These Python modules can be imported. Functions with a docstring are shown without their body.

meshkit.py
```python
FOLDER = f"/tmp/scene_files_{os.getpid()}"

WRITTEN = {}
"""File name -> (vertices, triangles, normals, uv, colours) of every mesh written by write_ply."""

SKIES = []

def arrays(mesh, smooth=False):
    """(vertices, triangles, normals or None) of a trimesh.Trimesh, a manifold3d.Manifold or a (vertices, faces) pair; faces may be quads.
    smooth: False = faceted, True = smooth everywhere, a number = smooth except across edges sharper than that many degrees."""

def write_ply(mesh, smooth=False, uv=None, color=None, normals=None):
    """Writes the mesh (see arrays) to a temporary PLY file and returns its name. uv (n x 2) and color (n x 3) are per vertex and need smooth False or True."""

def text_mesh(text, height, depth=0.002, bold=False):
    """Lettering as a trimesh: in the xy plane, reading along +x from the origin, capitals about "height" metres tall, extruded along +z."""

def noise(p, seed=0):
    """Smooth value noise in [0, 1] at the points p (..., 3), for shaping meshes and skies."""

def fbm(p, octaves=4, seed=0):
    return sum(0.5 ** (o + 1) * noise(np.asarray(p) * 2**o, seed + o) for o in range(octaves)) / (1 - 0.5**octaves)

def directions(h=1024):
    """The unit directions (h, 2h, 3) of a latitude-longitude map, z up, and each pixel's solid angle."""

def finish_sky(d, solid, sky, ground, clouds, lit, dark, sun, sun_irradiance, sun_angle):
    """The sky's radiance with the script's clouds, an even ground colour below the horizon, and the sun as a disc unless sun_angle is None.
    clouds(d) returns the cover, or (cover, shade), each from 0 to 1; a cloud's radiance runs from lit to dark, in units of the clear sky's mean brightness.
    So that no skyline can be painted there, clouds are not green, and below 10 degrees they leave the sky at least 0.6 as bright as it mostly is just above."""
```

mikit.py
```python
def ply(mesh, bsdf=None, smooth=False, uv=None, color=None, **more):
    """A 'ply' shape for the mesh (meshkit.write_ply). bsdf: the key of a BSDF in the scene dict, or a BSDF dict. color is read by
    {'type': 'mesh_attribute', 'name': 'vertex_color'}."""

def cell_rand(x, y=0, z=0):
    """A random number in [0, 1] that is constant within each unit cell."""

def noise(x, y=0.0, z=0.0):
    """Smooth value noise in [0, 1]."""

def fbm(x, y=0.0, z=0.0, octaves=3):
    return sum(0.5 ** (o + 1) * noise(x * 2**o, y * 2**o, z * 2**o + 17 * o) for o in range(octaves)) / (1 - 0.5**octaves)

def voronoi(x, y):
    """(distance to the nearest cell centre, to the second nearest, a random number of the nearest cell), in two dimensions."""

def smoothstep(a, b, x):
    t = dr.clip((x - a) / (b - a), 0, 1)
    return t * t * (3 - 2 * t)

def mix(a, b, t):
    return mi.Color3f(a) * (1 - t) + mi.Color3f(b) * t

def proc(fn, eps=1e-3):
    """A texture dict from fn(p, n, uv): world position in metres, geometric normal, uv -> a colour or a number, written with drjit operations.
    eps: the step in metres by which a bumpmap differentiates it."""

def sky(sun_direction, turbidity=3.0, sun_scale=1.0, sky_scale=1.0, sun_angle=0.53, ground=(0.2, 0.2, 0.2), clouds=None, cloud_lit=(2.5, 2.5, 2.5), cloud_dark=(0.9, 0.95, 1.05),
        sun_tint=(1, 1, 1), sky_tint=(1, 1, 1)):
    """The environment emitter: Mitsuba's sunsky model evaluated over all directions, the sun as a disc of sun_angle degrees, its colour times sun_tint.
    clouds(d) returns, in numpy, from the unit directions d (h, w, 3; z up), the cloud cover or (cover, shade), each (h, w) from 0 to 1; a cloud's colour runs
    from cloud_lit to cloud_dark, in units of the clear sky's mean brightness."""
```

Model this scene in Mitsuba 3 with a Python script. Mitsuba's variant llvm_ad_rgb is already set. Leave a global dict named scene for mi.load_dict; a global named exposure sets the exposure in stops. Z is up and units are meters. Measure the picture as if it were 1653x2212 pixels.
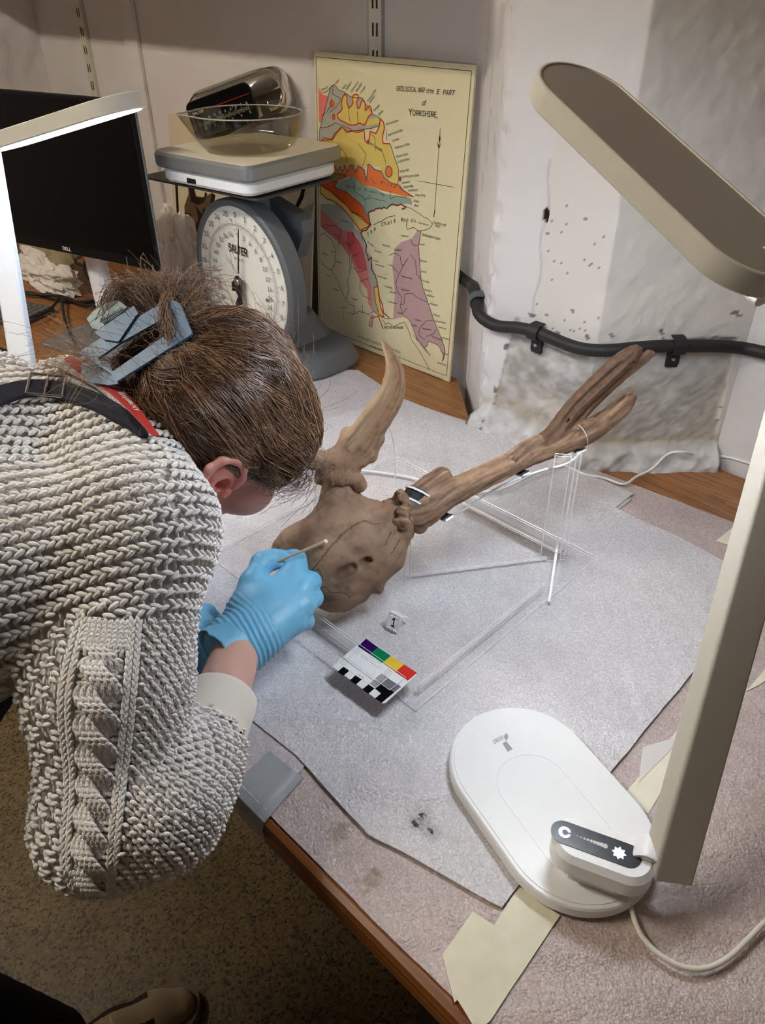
import math, random, numpy as np, trimesh, mitsuba as mi, drjit as dr, mikit, meshkit
import manifold3d as m3
from shapely.geometry import Polygon, LineString, Point
from shapely import affinity
from shapely.ops import unary_union
from mikit import proc, noise, fbm, voronoi, cell_rand, smoothstep, mix

scene, labels = {}, {}
T4 = mi.ScalarTransform4f
# ---------------------------------------------------------------- camera (x along the desk edge, y into the desk, z up)
W, H, F = 1653, 2212, 1650.0
CX, CY = W / 2, H / 2
_d = np.array([(840 - CX) / F, (3430 - CY) / F, 1.0]); _d /= np.linalg.norm(_d)
_y = np.array([0, 0, 1.0]); _y = _y - _d * (_d @ _y); _y /= np.linalg.norm(_y)
_x = np.cross(_y, -_d)
_a = math.radians(-44.6)
R = np.stack([math.cos(_a) * _x + math.sin(_a) * _y, -math.sin(_a) * _x + math.cos(_a) * _y, -_d])
EYE = np.array([0, 0, 1.49])
TZ = 0.75                                  # desk top
_m = np.eye(4); _m[:3, 0] = -R[:, 0]; _m[:3, 1] = -R[:, 1]; _m[:3, 2] = R[:, 2]; _m[:3, 3] = EYE
scene['camera'] = {'type': 'perspective', 'fov': math.degrees(2 * math.atan(CX / F)), 'fov_axis': 'x', 'near_clip': 0.05, 'far_clip': 50.0, 'to_world': T4(_m)}
exposure = 0.1
# ---------------------------------------------------------------- light levels (the builders of the lamps below use them)
LAMP_RIGHT = [33.0, 36.0, 40.0]              # desk lamp beside the skull, cool white
LAMP_LEFT = [18.0, 20.6, 24.6]              # desk lamp behind the person, cooler
CEILING = [62.0, 56.0, 47.0]               # ceiling batten, warm white


def ray(px, py): return R @ np.array([(px - CX) / F, (py - CY) / F, 1.0])
def plane(px, py, ax, val):
    r = ray(px, py); return EYE + r * (val - EYE[ax]) / r[ax]
def onz(px, py, z=TZ): return plane(px, py, 2, z)
def onx(px, py, x): return plane(px, py, 0, x)
def ony(px, py, y): return plane(px, py, 1, y)
def dep(px, py, z): return EYE + ray(px, py) * z
def onp(px, py, p, n):
    r = ray(px, py); return EYE + r * ((np.asarray(p) - EYE) @ n) / (r @ n)
def unit(v):
    v = np.asarray(v, float); return v / np.linalg.norm(v)
def V(*a): return np.array(a, float)

# ---------------------------------------------------------------- scene helpers
USED = {}
def key_of(name):
    n = USED.get(name, -1) + 1; USED[name] = n
    return name if n == 0 else f'{name}_{n:03d}'
def thing(name, label, cat, group=None, kind=None):
    k = key_of(name); labels[k] = {'label': label, 'category': cat}
    if group: labels[k]['group'] = group
    if kind: labels[k]['kind'] = kind
    return k
def part(parent, name, mesh, bsdf, label=None, kind=None, smooth=False, **kw):
    k = key_of(parent + '__' + name)
    scene[k] = mikit.ply(mesh, bsdf, smooth=smooth, **kw)
    if label or kind:
        labels[k] = {a: b for a, b in (('label', label), ('kind', kind)) if b}
    return k
def single(name, mesh, bsdf, label, cat, group=None, kind=None, smooth=False, **kw):
    k = thing(name, label, cat, group, kind); scene[k] = mikit.ply(mesh, bsdf, smooth=smooth, **kw); return k
def struct(name, mesh, bsdf, label=None, smooth=False, **kw):
    scene[name] = mikit.ply(mesh, bsdf, smooth=smooth, **kw); labels[name] = {'kind': 'structure', 'label': label or name.replace('_', ' ')}
    return name

# ---------------------------------------------------------------- materials
def lin(r, g, b):
    c = np.array([r, g, b]) / 255.0
    return [float(x) for x in np.where(c < 0.04045, c / 12.92, ((c + 0.055) / 1.055) ** 2.4)]
def rgb(c): return {'type': 'rgb', 'value': list(c)}
def two(b): return {'type': 'twosided', 'bsdf': b}
def plastic(name, c, rough=0.4, spec=0.5, metallic=0.0, **kw):
    scene[name] = two({'type': 'principled', 'base_color': c if isinstance(c, dict) else rgb(c), 'roughness': rough, 'specular': spec, 'metallic': metallic, **kw}); return name
def matte(name, c):
    scene[name] = two({'type': 'diffuse', 'reflectance': c if isinstance(c, dict) else rgb(c)}); return name
def bump(b, fn, scale, eps=5e-4):
    return {'type': 'bumpmap', 'arbitrary': proc(fn, eps), 'scale': scale, 'bsdf': b}
VC = {'type': 'mesh_attribute', 'name': 'vertex_color'}

# ---------------------------------------------------------------- mesh helpers
def tm(v, f):
    return trimesh.Trimesh(np.asarray(v, float), np.asarray(f, int), process=False)
def cat(*ms):
    return trimesh.util.concatenate([m if isinstance(m, trimesh.Trimesh) else tm(*m) for m in ms if m is not None])
def basis(z, hint=(0, 0, 1)):
    z = unit(z); x = np.cross(hint, z)
    if np.linalg.norm(x) < 1e-6: x = np.cross((1, 0, 0), z)
    x = unit(x); return np.stack([x, np.cross(z, x), z], 1)
def loft(loops, cap=True, closed=False):
    L = np.asarray(loops, float); n, k = L.shape[:2]
    v = L.reshape(-1, 3); q = []
    i = np.arange(k); j = (i + 1) % k
    for a in range(n if closed else n - 1):
        b = (a + 1) % n
        q += [np.stack([a * k + i, a * k + j, b * k + j], 1), np.stack([a * k + i, b * k + j, b * k + i], 1)]
    f = np.vstack(q)
    if cap and not closed:
        v = np.vstack([v, L[0].mean(0), L[-1].mean(0)]); c0, c1 = n * k, n * k + 1; e = (n - 1) * k
        f = np.vstack([f, np.stack([j, i, i * 0 + c0], 1), np.stack([e + i, e + j, i * 0 + c1], 1)])
    return tm(v, f)
def rr2(w, h, r, n=6):
    r = min(r, w / 2 - 1e-6, h / 2 - 1e-6); t = np.linspace(0, np.pi / 2, n); out = []
    for sx, sy, a in ((1, 1, 0), (-1, 1, .5), (-1, -1, 1), (1, -1, 1.5)):
        out.append(np.stack([sx * (w / 2 - r) + r * np.cos(t + a * np.pi), sy * (h / 2 - r) + r * np.sin(t + a * np.pi)], 1))
    return np.vstack(out)
def frame(o, x, y, z):
    M = np.eye(4); M[:3, 0], M[:3, 1], M[:3, 2], M[:3, 3] = x, y, z, o; return M
def put(m, M):
    m = m.copy(); m.apply_transform(M); return m
def rblock(w, d, h, r, bev=0.0, n=6, taper=0.0):
    """rounded rectangle w x d (x, y), from z=0 to h, bevelled; taper widens the foot."""
    lv = [(0, -bev), (bev, 0), (h - bev, 0), (h, -bev)] if bev else [(0, 0), (h, 0)]
    loops = []
    for z, o in lv:
        t = taper * (1 - z / h)
        p = rr2(w + 2 * (o + t), d + 2 * (o + t), max(r + o, 1e-4), n); loops.append(np.hstack([p, np.full((len(p), 1), z)]))
    return loft(loops)
def box(x0, x1, y0, y1, z0, z1, bev=0.0):
    if bev: m = rblock(x1 - x0, y1 - y0, z1 - z0, bev, bev, 3)
    else: m = trimesh.creation.box((x1 - x0, y1 - y0, z1 - z0)); m.apply_translation((0, 0, (z1 - z0) / 2))
    m.apply_translation(((x0 + x1) / 2, (y0 + y1) / 2, z0)); return m
def bar(p, q, w, h, hint=(0, 0, 1), r=None):
    p, q = V(*p), V(*q); B = basis(q - p, hint); L = np.linalg.norm(q - p)
    s = rr2(w, h, r or min(w, h) * .15, 3); return put(loft([np.hstack([s, np.zeros((len(s), 1))]), np.hstack([s, np.full((len(s), 1), L)])]), frame(p, B[:, 0], B[:, 1], B[:, 2]))
def spline(pts, n):
    from scipy.interpolate import CubicSpline
    P = np.asarray(pts, float); t = np.r_[0, np.cumsum(np.linalg.norm(np.diff(P[:, :3], axis=0), axis=1))]
    return CubicSpline(t, P)(np.linspace(0, t[-1], n))
def tube(path, r, k=8, cap=True, flat=None, hint=(0, 0, 1)):
    P = np.asarray(path, float); t = np.gradient(P, axis=0); t /= np.linalg.norm(t, axis=1, keepdims=True) + 1e-12
    rr = np.broadcast_to(r, (len(P),)); a = np.arange(k) * 2 * np.pi / k; loops = []
    x = basis(t[0], hint)[:, 0]
    for p, d, q in zip(P, t, rr):
        x = x - d * (x @ d); x /= np.linalg.norm(x) + 1e-12; y = np.cross(d, x)
        loops.append(p + q * (np.cos(a)[:, None] * x + (flat or 1.0) * np.sin(a)[:, None] * y))
    return loft(loops, cap)
def lathe(prof, n=48):
    a = np.arange(n) * 2 * np.pi / n
    return loft([np.stack([r * np.cos(a), r * np.sin(a), a * 0 + z], 1) for r, z in prof])
def prism(poly, z0, z1):
    ms = [trimesh.creation.extrude_polygon(g, z1 - z0, engine='earcut') for g in getattr(poly, 'geoms', [poly]) if g.area > 1e-10]
    m = cat(*ms); m.apply_translation((0, 0, z0)); return m
def flat_poly(poly, M, h=0.0):
    """a polygon in plane coordinates put on a plane, as one thin sheet"""
    ms = []
    for g in getattr(poly, 'geoms', [poly]):
        if g.geom_type == 'Polygon' and g.area > 1e-9:
            v, f = trimesh.creation.triangulate_polygon(g, engine='earcut'); ms.append(tm(np.hstack([v, np.full((len(v), 1), h)]), f))
    return put(cat(*ms), M) if ms else None
def text(s, height, M, shear=0.0, bold=False, width=None, depth=2e-4):
    m = meshkit.text_mesh(s, height, depth, bold); v = np.array(m.vertices)
    w = v[:, 0].max() - v[:, 0].min(); v[:, 0] += shear * v[:, 1]
    if width: v[:, 0] *= width / w
    return put(tm(v, m.faces), M)
def merge_col(parts):
    """[(mesh, colour)] -> mesh, vertex colours"""
    parts = [(m, c) for m, c in parts if m is not None]
    m = cat(*[p[0] for p in parts])
    return m, np.vstack([np.broadcast_to(np.asarray(c, float), (len(p.vertices), 3)) for p, c in parts])

# ---------------------------------------------------------------- implicit surfaces
class Field:
    """signed distances on a grid; every primitive touches only the block around itself"""
    def __init__(self, lo, hi, h):
        self.lo, self.h = np.asarray(lo, float), h; self.n = np.ceil((np.asarray(hi) - lo) / h).astype(int) + 1
        self.d = np.full(self.n, 0.1, np.float32)
    def block(self, lo, hi, pad):
        a = np.clip(np.floor((lo - pad - self.lo) / self.h).astype(int), 0, self.n); b = np.clip(np.ceil((hi + pad - self.lo) / self.h).astype(int) + 1, 0, self.n)
        s = tuple(slice(i, j) for i, j in zip(a, b))
        g = np.stack(np.meshgrid(*[self.lo[k] + self.h * np.arange(a[k], b[k]) for k in range(3)], indexing='ij'), -1)
        return s, g
    def put(self, s, d, k, op):
        o = self.d[s]
        if o.size == 0: return
        if op == 'cut':
            d = -d; h = np.clip(.5 - .5 * (o - d) / k, 0, 1); self.d[s] = o * (1 - h) + d * h + k * h * (1 - h)
        else:
            h = np.clip(.5 + .5 * (o - d) / k, 0, 1); self.d[s] = o * (1 - h) + d * h - k * h * (1 - h)
    def capsule(self, a, b, ra, rb=None, k=.01, op='add'):
        a, b = V(*a), V(*b); rb = ra if rb is None else rb; m = max(ra, rb) + 3 * k + 2 * self.h
        s, g = self.block(np.minimum(a, b), np.maximum(a, b), m)
        ab = b - a; t = np.clip(((g - a) @ ab) / max(ab @ ab, 1e-12), 0, 1)
        self.put(s, np.linalg.norm(g - a - t[..., None] * ab, axis=-1) - (ra + (rb - ra) * t), k, op); return self
    def chain(self, pts, k=.01, op='add'):
        for p, q in zip(pts[:-1], pts[1:]): self.capsule(p[:3], q[:3], p[3], q[3], k, op)
        return self
    def path(self, pts, k=.01, op='add'):
        """a finely divided chain, joined to the rest once (so that it does not swell)"""
        P = np.array([p[:4] for p in pts]); m = P[:, 3].max() + 3 * k + 2 * self.h; s, g = self.block(P[:, :3].min(0), P[:, :3].max(0), m); d = np.full(g.shape[:3], 9.0)
        for a, b in zip(P[:-1], P[1:]):
            lo, hi = np.minimum(a[:3], b[:3]) - m, np.maximum(a[:3], b[:3]) + m; o = g[0, 0, 0]; i0 = np.clip(((lo - o) / self.h).astype(int), 0, d.shape); i1 = np.clip(((hi - o) / self.h).astype(int) + 2, 0, d.shape)
            q = tuple(slice(x, y) for x, y in zip(i0, i1)); gg = g[q]; ab = b[:3] - a[:3]; t = np.clip(((gg - a[:3]) @ ab) / max(ab @ ab, 1e-12), 0, 1)
            d[q] = np.minimum(d[q], np.linalg.norm(gg - a[:3] - t[..., None] * ab, axis=-1) - (a[3] + (b[3] - a[3]) * t))
        self.put(s, np.minimum(d, m), k, op); return self
    def ball(self, c, r, k=.01, op='add', B=None):
        c = V(*c); r = np.broadcast_to(np.asarray(r, float), (3,)); m = r.max() + 3 * k + 2 * self.h
        s, g = self.block(c, c, m); q = g - c
        if B is not None: q = q @ B
        u = np.linalg.norm(q / r, axis=-1); w = np.linalg.norm(q / r ** 2, axis=-1)
        self.put(s, u * (u - 1) / np.maximum(w, 1e-9), k, op); return self
    def mesh(self):
        d = self.d; n = np.array(d.shape); sg = d < 0
        cs = [(i, j, k) for i in (0, 1) for j in (0, 1) for k in (0, 1)]
        c = sum(sg[i:n[0] - 1 + i, j:n[1] - 1 + j, k:n[2] - 1 + k].astype(np.int8) for i, j, k in cs)
        cell = np.argwhere((c > 0) & (c < 8)); idx = -np.ones(n - 1, int); idx[tuple(cell.T)] = np.arange(len(cell))
        acc, cnt = np.zeros((len(cell), 3)), np.zeros(len(cell))
        for a in cs:
            for ax in range(3):
                if a[ax]: continue
                b = list(a); b[ax] = 1
                pa, pb = cell + a, cell + b; va, vb = d[tuple(pa.T)], d[tuple(pb.T)]; m = (va < 0) != (vb < 0)
                t = (va / np.where(m, va - vb, 1))[:, None]; acc[m] += (np.array(a) + t * (np.array(b) - a))[m]; cnt[m] += 1
        v = self.lo + self.h * (cell + acc / cnt[:, None]); f = []
        for ax in range(3):
            u, w = (ax + 1) % 3, (ax + 2) % 3
            s0 = [slice(None)] * 3; s1 = [slice(None)] * 3; s0[ax] = slice(0, n[ax] - 1); s1[ax] = slice(1, n[ax])
            A, B = sg[tuple(s0)], sg[tuple(s1)]; e = np.argwhere(A != B)
            e = e[(e[:, u] > 0) & (e[:, w] > 0) & (e[:, u] < n[u] - 1) & (e[:, w] < n[w] - 1)]
            eu, ew = np.eye(3, dtype=int)[u], np.eye(3, dtype=int)[w]
            q = np.stack([idx[tuple((e - eu - ew).T)], idx[tuple((e - ew).T)], idx[tuple(e.T)], idx[tuple((e - eu).T)]], 1)
            fl = ~A[tuple(e.T)]; q[fl] = q[fl][:, ::-1]; f.append(q)
        q = np.vstack(f); q = q[(q >= 0).all(1)]
        return tm(v, np.vstack([q[:, [0, 1, 2]], q[:, [0, 2, 3]]]))
def smooth_mesh(m, it=4):
    from scipy.sparse import coo_matrix, diags
    v, f = np.array(m.vertices), np.array(m.faces); n = len(v)
    i = np.r_[f[:, 0], f[:, 1], f[:, 2]]; j = np.r_[f[:, 1], f[:, 2], f[:, 0]]
    A = coo_matrix((np.ones(2 * len(i)), (np.r_[i, j], np.r_[j, i])), (n, n)).tocsr(); A.data[:] = 1
    L = diags(1 / np.maximum(np.asarray(A.sum(1)).ravel(), 1)) @ A
    for _ in range(it):
        v = v + .5 * (L @ v - v); v = v - .53 * (L @ v - v)
    return tm(v, f)
def vnormals(m):
    v, f = np.array(m.vertices), np.array(m.faces); n = np.zeros_like(v); fn = np.cross(v[f[:, 1]] - v[f[:, 0]], v[f[:, 2]] - v[f[:, 0]])
    for k in range(3): np.add.at(n, f[:, k], fn)
    return n / (np.linalg.norm(n, axis=1, keepdims=True) + 1e-20)
def displace(m, fn):
    n = vnormals(m); return tm(m.vertices + n * fn(np.array(m.vertices), n)[:, None], m.faces)
def nfbm(p, f, o=3, s=0): return meshkit.fbm(np.asarray(p) * f, o, s) - .5
# ================================================================ materials shared by many things
plastic('m_white', lin(228, 229, 228), .35); plastic('m_cream', lin(214, 210, 196), .45); plastic('m_lampgrey', lin(150, 143, 132), .45)
plastic('m_black', lin(18, 18, 19), .45); plastic('m_rubber', lin(26, 26, 27), .6); plastic('m_screen', lin(2, 2, 2), .30, .12); plastic('m_bezel', lin(7, 7, 7), .5, .2)
plastic('m_steel', lin(190, 190, 188), .3, metallic=1.0); plastic('m_chrome', lin(225, 222, 215), .07, metallic=1.0)
plastic('m_graphite', lin(78, 84, 90), .5); plastic('m_silver', lin(150, 152, 152), .38, metallic=.6); plastic('m_navy', lin(22, 26, 38), .8)
plastic('m_clear', None, .1) if False else None
scene['m_glass'] = {'type': 'thindielectric', 'int_ior': 1.30}
scene['m_print'] = two({'type': 'diffuse', 'reflectance': VC})
scene['m_vcol'] = two({'type': 'principled', 'base_color': VC, 'roughness': .7, 'specular': .3})
scene['m_vcolsoft'] = two({'type': 'principled', 'base_color': VC, 'roughness': .85, 'specular': .15})
def wood_fn(p, n, uv):
    g = fbm(p.x * 6, p.y * 120, p.z * 120, 3); s = fbm(p.x * 2.2, p.y * 16, p.z * 16, 2); d = smoothstep(.62, .78, noise(p.x * 26, p.y * 420))
    return mix(lin(112, 72, 40), lin(164, 112, 68), dr.clip(g * .65 + s * .5 - .05, 0, 1)) * (1 - .28 * d)
scene['m_wood'] = two({'type': 'principled', 'base_color': proc(wood_fn), 'roughness': .38, 'specular': .5})
def edge_fn(p, n, uv):
    g = fbm(p.x * 5, p.y * 160, p.z * 160, 3)
    return mix(lin(88, 48, 16), lin(150, 92, 40), g)
scene['m_edge'] = two({'type': 'principled', 'base_color': proc(edge_fn), 'roughness': .32, 'specular': .5})

# ================================================================ the room
def floor_fn(p, n, uv):
    wx, wy = p.x + .006 * noise(p.x * 300, p.y * 300), p.y + .006 * noise(p.x * 300 + 9, p.y * 300); a, b, r = voronoi(wx * 190, wy * 190); c, e, q = voronoi(wx * 250 + 7, wy * 250); big = fbm(p.x * 6, p.y * 6, 0, 2)
    col = mix(lin(96, 82, 58), lin(136, 116, 82), r)
    col = mix(col, mi.Color3f(lin(28, 24, 24)), dr.select(r > .70, .85 * smoothstep(.75, .35, a), 0.0))
    col = mix(col, mi.Color3f(lin(150, 128, 84)), dr.select(q > .82, .7 * smoothstep(.6, .3, c), 0.0))
    return col * (.58 + .44 * big)
scene['m_floor'] = two({'type': 'principled', 'base_color': proc(floor_fn), 'roughness': .42, 'specular': .4})
struct('floor', box(-2.9, 2.6, -2.9, 1.6, -.05, 0), 'm_floor', 'brown speckled hard floor')
def plaster_bump(p, n, uv): return fbm(p.x * 22, p.y * 22, p.z * 22, 3) + .25 * fbm(p.x * 140, p.y * 140, p.z * 140, 2)
def wall_fn(p, n, uv):
    b = fbm(p.x * 5, p.y * 5, p.z * 5, 3)
    return mix(lin(212, 204, 200), lin(226, 219, 214), b)
scene['m_wall'] = two(bump({'type': 'diffuse', 'reflectance': proc(wall_fn)}, plaster_bump, .003, 2e-3))
def rough_bump(p, n, uv): return fbm(p.x * 14, p.y * 14, p.z * 9, 4)
scene['m_wall_rough'] = two(bump({'type': 'diffuse', 'reflectance': proc(wall_fn)}, rough_bump, .02, 2e-3))
YW = 1.24
struct('wall_back', box(-2.9, -.95, YW, YW + .15, 0, 2.6), 'm_wall', 'smooth pale plaster wall behind the map and the monitors')
struct('wall_left', box(-2.85, -2.70, -2.9, YW, 0, 2.6), 'm_wall_rough', 'rough plaster wall at the far left corner')
plastic('m_wall_far', lin(128, 122, 114), .8)
struct('wall_front', box(-2.85, 2.6, -3.0, -2.9, 0, 2.6), 'm_wall_far', 'plain wall behind the photographer')
struct('wall_side', box(2.5, 2.6, -2.9, 1.6, 0, 2.6), 'm_wall_far', 'plain wall to the right of the desk')
struct('ceiling', box(-2.9, 2.6, -3.0, 1.6, 2.6, 2.7), 'm_wall', 'plain ceiling')

# chimney breast: three facets of painted plaster, the paint ending in a chipped line above bare render
CB = np.array([(-.952, 1.236), (-.806, 1.097), (-.584, 1.100), (-.407, 1.274), (2.5, 1.274)])
def breast():
    seg = np.linalg.norm(np.diff(CB, axis=0), axis=1); cum = np.r_[0, np.cumsum(seg)]
    ds = .0034; s = np.unique(np.r_[np.arange(0, cum[3] + .32, ds), cum[:4], np.linspace(cum[3] + .33, cum[4], 30)]); z = np.r_[np.linspace(0, .74, 20), np.arange(.742, 1.56, ds), np.linspace(1.57, 2.6, 40)]
    xy = np.stack([np.interp(s, cum, CB[:, 0]), np.interp(s, cum, CB[:, 1])], 1)
    nn = []
    for i, q in enumerate(s):
        k = min(np.searchsorted(cum, q, side='right') - 1, 3)
        n1 = np.array([1, -1]) * (CB[k + 1] - CB[k])[::-1] / seg[k]
        nn.append(n1)
    nn = np.array(nn)
    for c in cum[1:4]:
        i = np.argmin(abs(s - c)); nn[i] = unit(nn[i - 1] + nn[i + 1])
    S, Z = np.meshgrid(s, z, indexing='ij'); P = np.dstack([np.repeat(xy[:, None, :], len(z), 1), Z[..., None]])
    q = P.reshape(-1, 3); sq = S.ravel(); zq = Z.ravel()
    face = np.clip(np.searchsorted(cum, sq, side='right') - 1, 0, 3)
    ca, cb, cc = cum[1], cum[2], cum[3]
    # height of the paint's lower edge along the wall
    edge = np.interp(sq, [0, ca, ca + .06, ca + .13, cb, cb + .12, cc - .02, cc, cc + .1], [.60, .62, .985, .955, .955, .985, .99, .6, .6]) + .022 * nfbm(q, 28, 3, 5) + .012 * nfbm(q, 90, 2, 8)
    paint = np.clip((zq - edge) / .004, 0, 1)
    bott = np.interp(sq, [ca, ca + .07, cb - .03, cb, cb + .2, cc], [.8, .815, .80, .80, .80, .80]) + .03 * nfbm(q, 20, 3, 3)
    heap = np.clip((bott - zq) / .02, 0, 1) * ((face == 1) | (face == 2))
    rough = np.where(face == 2, 1.0, np.where(face == 1, np.clip((sq - ca - .19) / .02, .18, 1), np.where(face == 0, .8, .22)))
    low = (1 - paint)
    h = .0035 * paint + rough * (.006 * nfbm(q, 16, 4, 1) + .0028 * nfbm(q * V(1, 1, .6), 70, 3, 2)) + low * (.004 * nfbm(q, 120, 3, 4) + .012 * nfbm(q, 14, 2, 6)) + heap * (.012 + .02 * nfbm(q, 30, 3, 7) + .02 * np.clip((.80 - zq) / .05, 0, 1))
    corner = np.exp(-((sq - ca) / .012) ** 2) * .003 * (1 + 6 * nfbm(q, 40, 2, 11)); h = h - corner
    # the vertical crack with the drilled hole
    cs, cz = ca + .098, 1.166
    crk = np.exp(-((sq - cs - .004 * np.sin(zq * 60)) / .0022) ** 2) * ((zq > 1.0) & (zq < 1.25)); hole = np.exp(-(((sq - cs) / .005) ** 2 + ((zq - cz) / .012) ** 2))
    fine = (zq > .74) & (zq < 1.56); h = np.where(fine, h, 0) - np.where(fine & (face == 1), .0012 * crk + .008 * hole, 0)
    q = q + np.hstack([np.repeat(nn, len(z), 0) * h[:, None], np.zeros((len(q), 1))])
    white = np.array(lin(222, 219, 218)); warm = np.array(lin(214, 207, 197)); grey = np.array(lin(170, 166, 160)); tan = np.array(lin(196, 176, 144)); dark = np.array(lin(120, 114, 110))
    t = np.clip(.5 + 1.1 * nfbm(q, 9, 4, 21), 0, 1)[:, None]; c = white * (1 - .10 * t)
    crm = ((face == 1) & (sq > cs) & (zq < 1.30) & (zq > .9)); c = np.where(crm[:, None], c * .4 + warm * .6, c)
    c = np.where((face == 2)[:, None], c * .25 + warm * .80, c)
    g = np.clip(.5 + 1.6 * nfbm(q, 18, 4, 22), 0, 1)[:, None]; gg = np.clip(2.2 * nfbm(q * V(1, 1, .35), 34, 3, 23), 0, 1)[:, None]
    base = grey * (1.05 - .35 * g) + (white - grey) * np.clip(1.6 * nfbm(q, 50, 3, 24) + .28, 0, 1)[:, None]
    base = base * (1 - gg * .45) + tan * gg * .4
    base = np.where((face == 2)[:, None], base * .75 + np.array(lin(206, 200, 180)) * .25, base)
    c = c * paint[:, None] + base * (1 - paint[:, None])
    hp = np.clip(heap, 0, 1)[:, None]; c = c * (1 - hp) + (white * (1 - .35 * np.clip(.5 + 2 * nfbm(q, 60, 3, 25), 0, 1)[:, None])) * hp
    ring = (np.exp(-((zq - bott - .006) / .006) ** 2) * ((face == 1) | (face == 2)))[:, None]; c = c * (1 - .45 * ring) + tan * .9 * .45 * ring
    lip = (np.exp(-((zq - edge + .002) / .004) ** 2) * (.4 + 1.4 * np.clip(nfbm(q, 40, 2, 26), 0, 1)) * (zq > .8))[:, None]; c = c * (1 - .6 * np.clip(lip, 0, 1)) + dark * .6 * np.clip(lip, 0, 1)
    chips = ((nfbm(q, 55, 3, 27) > .19) & (zq > edge) & (zq < edge + .045) & (face >= 1) & (face < 3))[:, None]; c = np.where(chips, dark * 1.1, c)
    pits = ((nfbm(q, 150, 2, 28) > .27) & (zq > .98) & (zq < 1.2) & (face == 1) & (sq > cs))[:, None]; c = np.where(pits, dark * .9, c)
    c = np.where(((face == 1) & (hole > .35))[:, None], np.array(lin(52, 40, 32)), c); c = c * (1 - .25 * ((face == 1) * crk)[:, None])
    flank = ((face == 0) & (nfbm(q * V(1, 1, .4), 30, 3, 29) > .14))[:, None]; c = np.where(flank, c * .86, c)
    n1, n2 = len(s), len(z); i, j = np.meshgrid(np.arange(n1 - 1), np.arange(n2 - 1), indexing='ij'); a = (i * n2 + j).ravel()
    f = np.vstack([np.stack([a, a + n2, a + n2 + 1], 1), np.stack([a, a + n2 + 1, a + 1], 1)])
    return tm(q, f), np.clip(c, .01, .95), cum
BR, BRC, CUM = breast()
scene['m_breast'] = two({'type': 'diffuse', 'reflectance': VC})
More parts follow.
